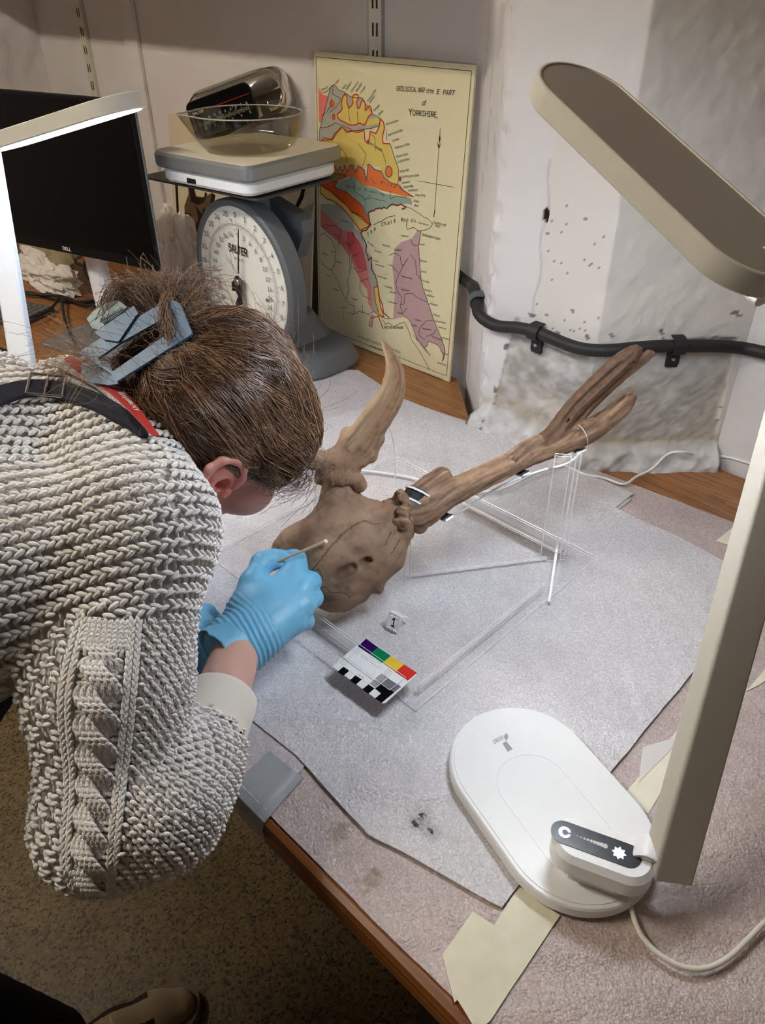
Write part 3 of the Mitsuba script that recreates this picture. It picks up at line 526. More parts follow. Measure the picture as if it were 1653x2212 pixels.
blot([(320, 150), (380, 200), (400, 270), (470, 280), (540, 240), (575, 260), (560, 350), (520, 440), (500, 520), (420, 640), (400, 660), (340, 600), (300, 520), (295, 440), (290, 360), (330, 250)], MD, .0003)
blot([(330, 160), (380, 210), (395, 280), (470, 290), (480, 230), (500, 250), (470, 330), (410, 350), (350, 320)], DK, .0004); blot([(540, 240), (575, 260), (560, 350), (520, 420), (530, 330)], DK, .0004)
blot([(300, 420), (350, 430), (360, 520), (330, 560), (300, 510)], DK, .0004); blot([(390, 350), (440, 420), (480, 460), (440, 560), (410, 640), (370, 590), (420, 480)], DK, .0004); blot([(460, 380), (500, 400), (490, 470), (455, 440)], DK, .0004)
blot([(205, 140), (230, 160), (240, 420), (270, 560), (300, 660), (280, 665), (240, 560), (220, 420)], DK, .0003); blot([(310, 660), (325, 700), (350, 800), (325, 810), (310, 730)], DK, .0003)
blot([(1370, 190), (1400, 195), (1380, 290), (1320, 400), (1290, 440), (1255, 425), (1310, 350), (1350, 260)], DK, .0003); blot([(1415, 670), (1435, 690), (1430, 730), (1370, 780), (1320, 860), (1305, 930), (1295, 890), (1330, 790), (1390, 730)], MD, .0003)
m, c = merge_col(dr_); part(k, 'drawn_print', m, 'm_print', 'dark brown drawn shapes', kind='stuff', color=c)

# ================================================================ parcel scale with the big dial
SC = V(-1.395, 1.02, 0); DYF = .962; dc = ony(522, 607, DYF); RC = .170
k = thing('dial_scale', 'old grey parcel scale with a large round white dial on the desk', 'scale')
XZ = lambda o: frame(o, V(1, 0, 0), V(0, 0, 1), V(0, -1, 0))           # plane facing the room
plastic('m_cast', {'type': 'rgb', 'value': lin(92, 96, 98)}, .48); plastic('m_dial', lin(226, 226, 214), .4)
part(k, 'case', put(lathe([(.001, -.075), (RC * .62, -.075), (RC * .93, -.050), (RC, -.040), (RC, -.004), (RC - .004, .001), (RC - .014, .001), (RC - .016, -.006), (.001, -.006)], 72), XZ(dc)), 'm_cast', 'round dark grey cast case', smooth=35)
face = part(k, 'dial', put(lathe([(.001, 0), (RC - .0162, 0), (RC - .0162, -.003), (.001, -.003)], 72), XZ(dc + V(0, .0045, 0))), 'm_dial', 'white dial face')
FM = XZ(dc + V(0, .0012, 0)); pr_ = []; RD = RC - .017; BK = lin(40, 40, 40)
def ring(r, w): a = Point(0, 0).buffer(r + w / 2, resolution=40).difference(Point(0, 0).buffer(r - w / 2, resolution=40)); pr_.append((flat_poly(a, FM), BK))
ring(RD * .775, .0008); ring(RD * .757, .0004)
def tick(a, r0, r1, w):
    c, s = math.sin(a), math.cos(a); pr_.append((flat_poly(LineString([(r0 * c, r0 * s), (r1 * c, r1 * s)]).buffer(w / 2, cap_style=2), FM), BK))
for i in range(252):
    a = i / 260 * 2 * np.pi; big = i % 10 == 0; tick(a, RD * .78, RD * (.86 if big else .83 if i % 5 == 0 else .805), .0007 if big else .0004)
for i in range(113):
    a = i / 116.6 * 2 * np.pi + .02; tick(a, RD * (.69 if i % 4 == 0 else .715 if i % 2 == 0 else .73), RD * .752, .0006 if i % 4 == 0 else .0004)
def label_at(s, x, z, h, bold=False, w=None):
    m = meshkit.text_mesh(s, h, 1e-4, bold); b = m.bounds; m.apply_translation((-(b[0, 0] + b[1, 0]) / 2, -(b[0, 1] + b[1, 1]) / 2, 0)); v = np.array(m.vertices)
    if w: v[:, 0] *= w / (b[1, 0] - b[0, 0])
    v[:, :2] += (x, z); pr_.append((put(tm(v, m.faces), FM), lin(24, 24, 24) if bold else BK))
for i in range(26):
    a = i / 26 * 2 * np.pi; label_at(str(i), RD * .91 * math.sin(a), RD * .91 * math.cos(a), .0105)
for i in range(0, 58, 2):
    a = i / 58.3 * 2 * np.pi + .02; label_at(str(i), RD * .635 * math.sin(a), RD * .635 * math.cos(a), .0095)
label_at('SALTER', -.003, .066, .017, True, .066); label_at('MODEL 235', -.003, .046, .0045, False, .034); label_at('kg', -.016, RD * .82, .006); label_at('lb', -.006, RD * .70, .005)
m, c = merge_col(pr_); part(k, 'dial_print', m, 'm_print', 'printed black numbers and graduation marks', color=c)
ga = math.radians(10.5); gd = np.array([math.sin(ga), math.cos(ga)]); gn = np.array([gd[1], -gd[0]])
needle = Polygon([tuple(gd * a + gn * b) for a, b in ((RD * .77, .0008), (.02, .0022), (.02, -.0022), (RD * .77, -.0008))]).union(Point(0, 0).buffer(.0135))
tail = Polygon([tuple(gd * a + gn * b) for a, b in ((.004, .011), (-.028, .014), (-.046, .016), (-.060, -.004), (-.058, -.010), (-.045, -.006), (-.034, .000), (-.026, -.008), (-.030, -.022), (-.012, -.024), (.002, -.012))])
part(k, 'pointer', put(prism(needle.union(tail), 0, .0012), XZ(dc + V(0, -.008, 0))), 'm_black', 'black pointer')
part(k, 'hub', put(lathe([(.001, 0), (.0075, 0), (.0075, .004), (.006, .006), (.001, .006)], 24), XZ(dc + V(0, -.009, 0))), 'm_steel', 'steel hub nut', smooth=30)
for s in (-1, 1): part(k, 'screw', put(lathe([(.0005, 0), (.0045, 0), (.004, .0015), (.0005, .002)], 14), XZ(dc + V(s * .085, .0015, -.022 - .0 * s))), 'm_steel')
part(k, 'spigot', box(SC[0] - .020 + .042, SC[0] + .020 + .042, SC[1] - .016 - .01, SC[1] + .016 - .01, 1.02, 1.131, .003), 'm_graphite')
lug = Polygon([(-.02, -.07), (.055, -.055), (.085, .0), (.08, .02), (.065, .03), (-.03, .05)]).buffer(.008).buffer(-.004)
part(k, 'lug', put(prism(lug, 0, .03), XZ(V(-1.345, 1.075, 1.045))), 'm_cast', 'cast side lug behind the case')
base = rblock(.40, .20, .052, .09, .012, 8, .02); base.apply_translation((-1.385, 1.05, TZ))
part(k, 'base', base, 'm_cast', 'heavy grey cast base', smooth=40); neck = rblock(.20, .12, .06, .05, .004, 6, .03); neck.apply_translation((-1.385, 1.045, TZ + .05)); part(k, 'pedestal', neck, 'm_cast', smooth=40)
ra = math.radians(7); PX, PY = V(math.cos(ra), math.sin(ra), 0), V(-math.sin(ra), math.cos(ra), 0); PC = V(-1.428, 1.035, 1.131)
plastic('m_plate', lin(74, 74, 72), .42, metallic=.5)
part(k, 'platform', put(rblock(.352, .272, .004, .012, .001, 4), frame(PC, PX, PY, V(0, 0, 1))), 'm_plate', 'flat dark metal weighing plate')
part(k, 'sticker', put(box(-.014, .014, -.006, .006, 0, .0006), frame(onz(572, 412, 1.1355) + V(0, .006, 0), PX, PY, V(0, 0, 1))), plastic('m_sticker', lin(196, 66, 62), .5), 'small red sticker')

# ================================================================ bench scale on the platform, bowl and kitchen scale on top of it
BC = V(-1.386, 1.022, 1.1355); BM = lambda z: frame(BC + V(0, 0, z), PX, PY, V(0, 0, 1))
k = thing('bench_scale', 'flat square electronic scale with silver top standing on the dial scale plate', 'scale')
for x in (-.1, .1):
    for y in (-.1, .1): part(k, 'foot', put(lathe([(.001, 0), (.012, 0), (.013, .004), (.001, .004)], 16), BM(0) @ frame(V(x, y, 0), V(1, 0, 0), V(0, 1, 0), V(0, 0, 1))), 'm_rubber', 'black foot')
part(k, 'body', put(rblock(.262, .262, .026, .028, .006, 6), BM(.004)), 'm_white', 'white plastic body', smooth=40)
part(k, 'socket', put(box(-.045, -.020, -.1325, -.1305, .010, .019), BM(0)), 'm_black', 'dark socket')
part(k, 'top_tray', put(rblock(.282, .282, .029, .026, .005, 6), BM(.031)), 'm_silver', 'silver grey tray', smooth=40)
part(k, 'top_plate', put(rblock(.272, .272, .0012, .022, .0004, 6), BM(.060)), plastic('m_plate2', lin(206, 198, 176), .5), 'pale top plate')
BZ = 1.1355 + .0615; bc = V(-1.362, 1.005, BZ)
scene['m_smoke'] = {'type': 'thindielectric', 'int_ior': 1.45, 'specular_transmittance': rgb([.72, .69, .60])}
def bowl(prof, n=64, spout=0.0):
    a = np.arange(n) * 2 * np.pi / n; loops = []
    for r, z in prof:
        rr = r * (1 + spout * np.exp(-((a - np.pi * 1.12) / .22) ** 2) * (z / .07) ** 2); loops.append(np.stack([rr * 1.10 * np.cos(a), rr * np.sin(a), a * 0 + z], 1))
    return loft(loops, cap=False)
BWM = frame(bc, unit(V(.8, .55, 0)), unit(V(-.55, .8, 0)), V(0, 0, 1))
k = thing('plastic_bowl', 'clear grey plastic bowl with a spout on the bench scale, holding the kitchen scale', 'bowl')
bp = [(.058, .0008), (.072, .0015), (.084, .009), (.092, .022), (.098, .042), (.101, .067)]
bot = np.arange(64) * 2 * np.pi / 64
part(k, 'wall', put(bowl(bp, spout=.22), BWM), 'm_smoke', smooth=True)
part(k, 'bottom', put(loft([np.stack([r * 1.1 * np.cos(bot), r * np.sin(bot), bot * 0 + .0008], 1) for r in (.001, .0575)], cap=False), BWM), 'm_smoke')
part(k, 'rim', put(tube([bowl([(.101, .066), (.101, .067)], spout=.22).vertices[64 + i % 64] for i in range(65)], .0014, 6, False), BWM), plastic('m_rim', lin(170, 168, 156), .15), smooth=True)
# kitchen scale: dark scale front in a chromed shell, lying tilted in the bowl
ka = math.radians(-17); kx = unit(V(.70, .70, 0) * math.cos(ka) + V(0, 0, -math.sin(ka))); kn = unit(V(.70, -.70, .18)); kn = unit(kn - kx * (kn @ kx)); ky = np.cross(kn, kx)
kc = dep(508, 233, np.linalg.norm(bc - EYE) * .985)
KM = frame(kc, kx, ky, kn) @ np.diag([1.16, 1.16, 1.0, 1.0])                                                # x along its front, y up, z to the room
k = thing('kitchen_scale', 'small kitchen scale with black front and chromed shell lying tilted in the bowl', 'scale')
fl = []
for t, o in ((-.10, 0), (-.09, .012), (-.02, .016), (.02, .012), (.035, 0)):
    p = rr2(.200 + 2 * o - .03, .086 + 2 * o - .03, .03, 8); fl.append(np.hstack([p[:, :1] + .012, p[:, 1:] + .003 , np.full((len(p), 1), t)]))
part(k, 'shell', put(loft(fl), KM), 'm_chrome', 'chromed shell', smooth=40)
fr = put(rblock(.128, .066, .012, .012, .002, 6), frame(V(-.018, -.002, .0345), V(1, 0, 0), V(0, 1, 0), V(0, 0, 1)))
part(k, 'front', put(fr, KM), plastic('m_gloss', lin(10, 10, 11), .12), 'glossy black front', smooth=30)
kp = []; KF = KM @ frame(V(-.018, -.002, .0468), V(1, 0, 0), V(0, 1, 0), V(0, 0, 1)); WH = lin(226, 224, 216)
def kr(x0, x1, y0, y1, c): kp.append((flat_poly(Polygon([(x0, y0), (x1, y0), (x1, y1), (x0, y1)]), KF), c))
kr(-.028, .060, .0120, .0130, lin(190, 40, 36)); kr(-.058, -.057, -.030, .008, lin(190, 40, 36)); kr(-.050, .052, -.0095, -.0088, lin(120, 110, 90))
for i in range(41):
    x = -.050 + i * .0025; kr(x - .0003, x + .0003, -.0085, -.0085 + (.005 if i % 5 == 0 else .0022), WH); kr(x - .0003, x + .0003, -.0098 - (.004 if i % 4 == 0 else .002), -.0098, WH)
for i in range(9): kp.append((text(str((i + 1) * 250 // 1000) if i % 4 == 3 else 'g', .004, KF @ frame(V(-.039 + i * .0108, -.002, .0001), V(1, 0, 0), V(0, 1, 0), V(0, 0, 1))), WH))
for i in range(6): kp.append((text(str(i), .004, KF @ frame(V(-.041 + i * .0180, -.019, .0001), V(1, 0, 0), V(0, 1, 0), V(0, 0, 1))), WH))
kp.append((text('SALTER', .0042, KF @ frame(V(-.055, .010, .0001), V(1, 0, 0), V(0, 1, 0), V(0, 0, 1)), 0, True, .022), WH))
m, c = merge_col(kp); part(k, 'front_print', m, 'm_print', 'white scale marks and red line', color=c)
part(k, 'lid', put(rblock(.15, .11, .008, .03, .003, 8), KM @ frame(V(.004, .038, -.03), V(1, 0, 0), V(0, 0, -1), V(0, 1, 0))), plastic('m_lid', lin(138, 132, 116), .12), 'shiny grey lid plate', smooth=40)
part(k, 'bracket', put(box(.052, .068, -.03, -.008, .034, .040), KM), 'm_chrome', 'bright metal bracket')

# ================================================================ monitors, keyboard, cables, bags on the left
MZ = .978; mr = onz(345, 588, MZ); mc = onz(134, 545, MZ); mx = unit(mr - mc); mc = mr - mx * .271; my = V(-mx[1], mx[0], 0)
def monitor(o, mx, w, h, label, logo):
    my = V(-mx[1], mx[0], 0); M = frame(o, mx, my, V(0, 0, 1)); k = thing('monitor', label, 'monitor', 'black monitors on the desk')
    part(k, 'housing', put(box(-w / 2 + .025, w / 2 - .025, .010, .040, .02, h - .02, .004), M), 'm_silver', 'silver back housing'); part(k, 'bezel', put(box(-w / 2 + .001, w / 2 - .001, 0, .008, .0, h, .002), M), 'm_bezel', 'black bezel'); part(k, 'trim', put(box(-w / 2 + .0005, w / 2 - .0005, .0082, .0106, .0, h, .001), M), 'm_silver', 'thin silver rear trim')
    part(k, 'screen', put(box(-w / 2 + .008, w / 2 - .008, -.0008, .001, .022, h - .007), M), 'm_screen', 'black switched-off screen')
    if logo:
        part(k, 'logo', text('DELL', .0075, M @ frame(V(-.012, -.0012, .007), V(1, 0, 0), V(0, 0, 1), V(0, -1, 0)), 0, True, .026), 'm_white', 'small silver lettering')
    part(k, 'neck', put(tube([V(.0, .075, TZ - o[2] + .011), V(0, .072, .02), V(0, .055, .10)], .024, 16), M), 'm_white', 'pale column')
    part(k, 'foot', put(rblock(.24, .19, .010, .01, .002, 4), M @ frame(V(.0, .05, -o[2] + TZ + .0002), V(1, 0, 0), V(0, 1, 0), V(0, 0, 1))), 'm_silver', 'flat grey foot plate')
    return k
monitor(mc, mx, .542, .318, 'black switched-off monitor on a grey stand in front of the back wall, nearer one', True)
mx2 = unit(V(.80, .60, 0)); monitor(V(-2.44, .93, .905), mx2, .50, .30, 'black monitor partly hidden at the left edge behind the nearer monitor', False)
kb = onz(75, 690); kd = unit(V(.93, .37, 0)); kn2 = V(-kd[1], kd[0], 0); k = thing('keyboard', 'dark grey keyboard on the desk at the left edge behind the lamp arm', 'keyboard')
KBM = frame(kb - kd * .20 + V(0, 0, .0005), kd, kn2, V(0, 0, 1)); part(k, 'case', put(rblock(.43, .13, .012, .008, .002, 4), KBM), plastic('m_kb', lin(66, 64, 62), .5)); kk = mikit.ply(put(rblock(.0165, .0165, .007, .003, .0015, 3), np.eye(4)), plastic('m_key', lin(88, 85, 82), .5))
for i in range(22):
    for j in range(6):
        q = key_of(k + '__key'); scene[q] = {**kk, 'to_world': T4(KBM @ frame(V(-.203 + i * .0193, -.048 + j * .0193, .012), V(1, 0, 0), V(0, 1, 0), V(0, 0, 1)))}
def cable(pts, r, mat, name, label, n=60, k=8, z=None):
    P = [onz(*q[:2], TZ + (q[2] if len(q) > 2 else r)) for q in pts]
    return single(name, tube(spline(P, n), r, k), mat, label, 'cable', 'black cables under the monitors', smooth=True)
cable([(20, 640), (60, 632), (100, 642), (150, 652), (210, 650), (260, 640)], .0045, 'm_rubber', 'black_cable', 'thick black cable lying across the desk below the nearer monitor')
cable([(30, 628, .0135), (80, 636, .0135), (130, 640, .0135), (180, 658, .0135), (240, 655, .0135)], .0045, 'm_rubber', 'black_cable', 'second thick black cable twisted with the first across the desk')
cable([(133, 640, .0225), (138, 680, .016), (150, 720, .016), (175, 765, .012), (200, 800, .012)], .0035, 'm_rubber', 'black_cable', 'thin black cable running down beside the grey foot plate')
cable([(127, 642, .0225), (105, 670, .020), (70, 684, .026), (30, 690, .026)], .0035, 'm_rubber', 'black_cable', 'thin black cable running over the keyboard')
lp = [dep(*q, d) for q, d in zip([(155, 556), (185, 575), (215, 580), (222, 588), (200, 604), (184, 590), (188, 560)], (2.12, 2.12, 2.11, 2.1, 2.1, 2.1, 2.1))]
single('black_cable', tube(spline(lp, 50), .004, 8), 'm_rubber', 'black cable hanging in a loop under the nearer monitor', 'cable', 'black cables under the monitors', smooth=True)
def crumple(px, size, seed, label, squash=.5):
    o = onz(*px) ; s = trimesh.creation.icosphere(4); v = np.array(s.vertices); q = v * (1 + .9 * nfbm(v, 2.2, 3, seed)[:, None]) + .5 * np.stack([nfbm(v, 3.5, 2, seed + i) for i in (1, 2, 3)], 1)
    c = nfbm(v, 5, 2, seed + 8); q *= (1 + .28 * np.abs(c))[:, None]; q = q * size; q[:, 2] = np.maximum(q[:, 2] * squash, -.6 * size[2] * squash); q[:, 2] -= q[:, 2].min()
    return single('paper_bag', tm(q + o + V(0, 0, .0005), s.faces), 'm_bag', label, 'bag', 'crumpled white bags on the desk')
plastic('m_bag', lin(222, 216, 208), .6)
crumple((105, 612), V(.15, .050, .10), 31, 'crumpled white bag under the nearer monitor, left of its stand')
crumple((405, 652), V(.09, .045, .17), 45, 'crumpled white bag behind the hair, between the monitor and the dial scale', .8)
s = trimesh.creation.icosphere(3); v = np.array(s.vertices); v = v * (1 + .7 * nfbm(v, 1.8, 3, 77)[:, None]) * V(.17, .035, .07); v[:, 2] = np.maximum(v[:, 2], -.05); v[:, 2] -= v[:, 2].min()
single('stone', tm(v + onz(95, 590) + V(.06, -.005, .0005), s.faces), plastic('m_stone', proc(lambda p, n, uv: mix(lin(104, 92, 66), lin(168, 154, 118), fbm(p.x * 30, p.y * 30, p.z * 30, 3))), .8), 'lumpy tan stone behind the crumpled bag under the monitor', 'stone')
single('plug_adapter', put(rblock(.05, .035, .07, .006, .003, 4), frame(ony(346, 445, 1.10), V(1, 0, 0), V(0, 1, 0), V(0, 0, 1))), 'm_rubber', 'black adapter plugged in behind the right edge of the nearer monitor', 'adapter') if False else None
single('usb_plug', put(rblock(.045, .017, .008, .003, .001, 3), frame(onz(6, 762, TZ + .0003), unit(V(.9, .2, 0)), unit(V(-.2, .9, 0)), V(0, 0, 1))), 'm_rubber', 'small black plug lying on the wood at the left edge', 'plug')
# ================================================================ desk lamps
def loft_stadium(l, w, levels, n=14):
    return loft([np.hstack([rr2(l + 2 * o, w + 2 * o, w / 2 + o - 1e-5, n), np.full((4 * n, 1), z)]) for z, o in levels])
def lamp_head(k, c, ax, nrm, l, w, t, emit, glow='LED'):
    ax = unit(ax); nrm = unit(nrm - ax * (nrm @ ax)); y = np.cross(nrm, ax); M = frame(c, ax, y, nrm)                   # nrm: up, away from the light
    part(k, 'head', put(loft_stadium(l, w, [(-t, -.0015), (-t + .0015, 0), (-.001, 0), (0, -.001), (0, -.0028), (-.0018, -.0032)]), M), 'm_cream', 'cream oval head rim', smooth=35)
    part(k, 'head_panel', put(loft_stadium(l - .0068, w - .0068, [(-.0017, 0), (-.0012, 0)]), M), 'm_lampgrey', 'grey inset panel on top of the head')
    e = part(k, 'diffuser', put(loft_stadium(l - .012, w - .012, [(-t - .0012, -.001), (-t - .0001, 0)]), M), 'm_white', 'glowing white light panel'); scene[e]['emitter'] = {'type': 'area', 'radiance': rgb(emit)}
    return M
# --- lamp at the right
k = thing('desk_lamp', 'white desk lamp with oval base and tilted oval head at the right', 'desk lamp', 'white desk lamps')
BO = V(-.217, .468, FZ); ba = math.radians(-17.8); bx, by = V(math.cos(ba), math.sin(ba), 0), V(-math.sin(ba), math.cos(ba), 0); LM = frame(BO, bx, by, V(0, 0, 1))
part(k, 'base', put(loft_stadium(.253, .159, [(0, -.004), (.003, 0), (.0145, 0), (.0165, -.0015), (.0168, -.003)]), LM), 'm_white', 'oval white base', smooth=35)
part(k, 'base_top', put(loft_stadium(.243, .149, [(.0166, 0), (.0176, -.0004)]), LM), 'm_white', smooth=35)
g = Polygon(rr2(.150, .078, .0389, 14)); part(k, 'charging_ring', put(prism(affinity.translate(g.difference(g.buffer(-.0005)), .018, -.006), .0175, .0178), LM), plastic('m_line', lin(206, 208, 210), .4), 'faint printed oval ring')
P1 = onz(1088, 1588, FZ + .0177); P2 = onz(1100, 1612, FZ + .0177); lx = unit(onz(1066, 1590, FZ + .0177) - onz(1075, 1607, FZ + .0177)); lg = FZ + .0178
def quad(pts, z, c): return flat_poly(Polygon([onz(*q, z)[:2] for q in pts]), frame(V(0, 0, z), V(1, 0, 0), V(0, 1, 0), V(0, 0, 1))), c
cg = lin(158, 162, 166); lt = [quad([(1094, 1583), (1099, 1591), (1094, 1601), (1088, 1591)], lg, cg), quad([(1094, 1601), (1108, 1618), (1097, 1624), (1086, 1606)], lg, cg)]
a0, a1 = onz(1085, 1588, lg), onz(1062, 1600, lg); td = unit(a1 - a0); lt.append((text('JKSWT', .0052, frame(a0, td, np.cross(V(0, 0, 1), td), V(0, 0, 1)), 0, False, np.linalg.norm(a1 - a0)), cg))
m, c = merge_col(lt); part(k, 'logo', m, 'm_print', 'small grey logo and lettering', color=c)
# control arm from the middle of the base to the hinge
HZ = .822; h0, h1 = onz(1195, 1790, HZ), onz(1410, 1868, HZ); ad = unit((h1 - h0) * V(1, 1, 0)); an = V(-ad[1], ad[0], 0); AL = np.linalg.norm(h1 - h0) + .004
AM = frame(V(h0[0], h0[1], 0) + ad * AL / 2, ad, an, V(0, 0, 1)); AW = .050
part(k, 'control_arm', put(loft([np.hstack([rr2(AL + 2 * o, AW + 2 * o, AW / 2 + o - 1e-4, 10), np.full((40, 1), z)]) for z, o in ((HZ - .026, -.002), (HZ - .024, 0), (HZ - .006, 0), (HZ, -.005))]), AM), 'm_white', 'white touch control arm', smooth=35)
part(k, 'arm_support', put(loft([np.hstack([rr2(.062, .030, .012, 6) + [-.002, 0], np.full((24, 1), z)]) for z in (FZ + .0172, HZ - .0262)]), AM), 'm_white')
pm = AM @ frame(V(-.008, .0, HZ + .0001), V(1, 0, 0), V(0, 1, 0), V(0, 0, 1)); PLN = AL - .012
part(k, 'touch_panel', put(loft([np.hstack([rr2(PLN, .024, .0119, 8), np.full((32, 1), z)]) for z in (0, .0007)]), pm), plastic('m_touch', lin(26, 28, 30), .25), 'black touch strip')
dts = [put(lathe([(.0001, 0), (.0007 + .00022 * i, 0), (.0001, .0002)], 12), pm @ frame(V(-PLN / 2 + .025 + i * (PLN - .058) / 8, .001, .0008), V(1, 0, 0), V(0, 1, 0), V(0, 0, 1))) for i in range(9)]
part(k, 'level_dots', cat(*dts), plastic('m_dot', lin(196, 196, 190), .5), 'row of growing grey dots')
def glow(name, mesh, lbl):
    e = part(k, name, mesh, 'm_white', lbl); scene[e]['emitter'] = {'type': 'area', 'radiance': rgb([1.0, 1.35, 2.4])}
rg = Point(0, 0).buffer(.0058).difference(Point(.0005, 0).buffer(.0030)).difference(Polygon([(0, 0), (.008, -.001), (.008, .003)])); glow('power_symbol', put(prism(rg, .0008, .0011), pm @ frame(V(-PLN / 2 + .013, 0, 0), V(1, 0, 0), V(0, 1, 0), V(0, 0, 1))), 'lit round power symbol')
st = Polygon([(r * math.cos(a), r * math.sin(a)) for a, r in [(i * np.pi / 8, .0066 if i % 2 == 0 else .0044) for i in range(16)]]); glow('sun_symbol', put(prism(st, .0008, .0011), pm @ frame(V(PLN / 2 - .020, -.001, 0), V(1, 0, 0), V(0, 1, 0), V(0, 0, 1))), 'lit sun symbol')
hc = onz(1394, 1868, HZ - .006) + an * .030
part(k, 'hinge', put(lathe([(.001, .006), (.0135, .006), (.0145, .008), (.0145, .028), (.0135, .030), (.001, .030)], 28), frame(hc, ad, V(0, 0, 1), -an)), 'm_white', 'white hinge barrel', smooth=35)
part(k, 'hinge_cap', put(lathe([(.001, .0301), (.0118, .0301), (.0118, .0306), (.001, .0306)], 28), frame(hc, ad, V(0, 0, 1), -an)), plastic('m_brush', lin(178, 178, 174), .32, metallic=.9, anisotropic=.8), 'brushed metal hinge cap')
pt = dep(1768, 690, .70); pb = onz(1446, 1866, HZ - .012); pdv = unit(pt - pb); px_ = unit(np.cross(V(.75, -.66, 0), pdv)); py_ = np.cross(pdv, px_)
part(k, 'pole', put(loft([np.hstack([rr2(.045, .024, .004, 4), np.full((16, 1), z)]) for z in (-.012, np.linalg.norm(pt - pb))]), frame(pb, px_, py_, pdv)), plastic('m_pole', lin(186, 180, 166), .5), 'tall flat cream arm', smooth=35)
HC, HA, HN = V(-.310, .644, 1.363), V(.892, -.208, -.402), V(.403, -.038, .914)
he = HC + HA * .1485
lamp_head(k, HC, HA, HN, .297, .095, .021, LAMP_RIGHT)
ptop = pb + pdv * np.linalg.norm(pt - pb)
part(k, 'head_joint', cat(tube([ptop - pdv * .03, ptop, he - HN * .012 - HA * .03], .014, 12), tube([he - HN * .02 - HA * .045, he - HN * .020 - HA * .005], .013, 12)), 'm_cream', 'pivot under the head', smooth=40)
cb = [hc + ad * -.022 - an * .030 + V(0, 0, -.022)] + [onz(*q, FZ + .004) for q in ((1362, 1955), (1380, 2010), (1425, 2062), (1490, 2092), (1545, 2085), (1605, 2040), (1680, 1965), (1760, 1900))]
part(k, 'cable', tube(spline([cb[0], onz(1352, 1925, HZ - .045)] + cb[1:], 90), .0026, 10), 'm_cream', 'cream power cable', smooth=True); part(k, 'plug', tube([onz(1335, 1888, HZ - .022), onz(1353, 1926, HZ - .040)], [.0062, .0048], 12), 'm_cream', smooth=35)
# --- lamp at the left, behind the person
k = thing('desk_lamp', 'white desk lamp shining over the person, standing at the left edge', 'desk lamp', 'white desk lamps')
t2, e2 = dep(287, 196, 1.03), dep(-30, 298, 1.16); ax2 = unit(t2 - e2); e2 = t2 - ax2 * .297
w2 = EYE - (t2 + e2) / 2; g1 = unit(w2 - ax2 * (w2 @ ax2)); g2 = np.cross(ax2, g1); g2 = g2 * np.sign(g2[2]); lamp_head(k, (t2 + e2) / 2, ax2, g2 * math.cos(.09) - g1 * math.sin(.09), .297, .095, .021, LAMP_LEFT)
q0, q1 = dep(-28, 310, 1.17), dep(62, 860, 1.10); q1 = q0 + unit(q1 - q0) * .50
ph = unit(V(-.3, -.75, .1)); pdv = unit(q1 - q0); pxx = unit(np.cross(V(.62, -.60, .4), pdv)); part(k, 'pole', put(loft([np.hstack([rr2(.034, .016, .003, 4), np.full((16, 1), z)]) for z in (0, .50)]), frame(q0, pxx, np.cross(pdv, pxx), pdv)), plastic('m_arm2', lin(186, 192, 200), .45), 'tall flat white arm', smooth=35)
part(k, 'head_joint', tube([q0, q0 + V(0, 0, .02), e2 - V(0, 0, .018) + ax2 * .02], .012, 10), 'm_cream', smooth=35)
bz = TZ + .0052; b2 = V(q1[0], q1[1], bz); part(k, 'base', put(loft_stadium(.253, .159, [(0, -.004), (.003, 0), (.0145, 0), (.0165, -.0015)]), frame(b2 + V(-.06, .06, 0), unit(V(.8, -.6, 0)), unit(V(.6, .8, 0)), V(0, 0, 1))), 'm_white', smooth=35)
part(k, 'hinge', tube([V(q1[0], q1[1], bz + .015), q1 - pdv * .02], .013, 12), 'm_white', smooth=35)

# ================================================================ cables on the wall
def on_breast(px, py, off=.014):
    """where the ray meets the chimney breast or the back wall, off in front of it"""
    r = ray(px, py); best = None
    for a, b in list(zip(CB[:-1], CB[1:])) + [(np.array([-2.7, YW]), np.array([-.95, YW]))]:
        n = np.array([1, -1]) * (b - a)[::-1]; n = n / np.linalg.norm(n); n3 = V(n[0], n[1], 0); p0 = V(a[0], a[1], 0) + n3 * off
        t = ((p0 - EYE) @ n3) / (r @ n3); p = EYE + r * t; s = (p[:2] - a) @ (b - a) / ((b - a) @ (b - a))
        if t > 0 and -.06 < s < 1.06 and (best is None or t < best[0]): best = (t, p, n3)
    return best[1], best[2]
wc = [(985, 590), (1005, 606), (1022, 622), (1030, 650), (1040, 685), (1068, 702), (1110, 707), (1160, 718), (1210, 738), (1260, 754), (1310, 757), (1370, 752), (1430, 748), (1500, 747), (1560, 748), (1610, 753), (1660, 764), (1720, 776)]
WP = spline([on_breast(*q, .0165)[0] for q in wc], 110)
single('wall_cable', tube(WP, .0105, 14), 'm_rubber', 'thick black cable fixed along the chimney breast', 'cable', smooth=True)
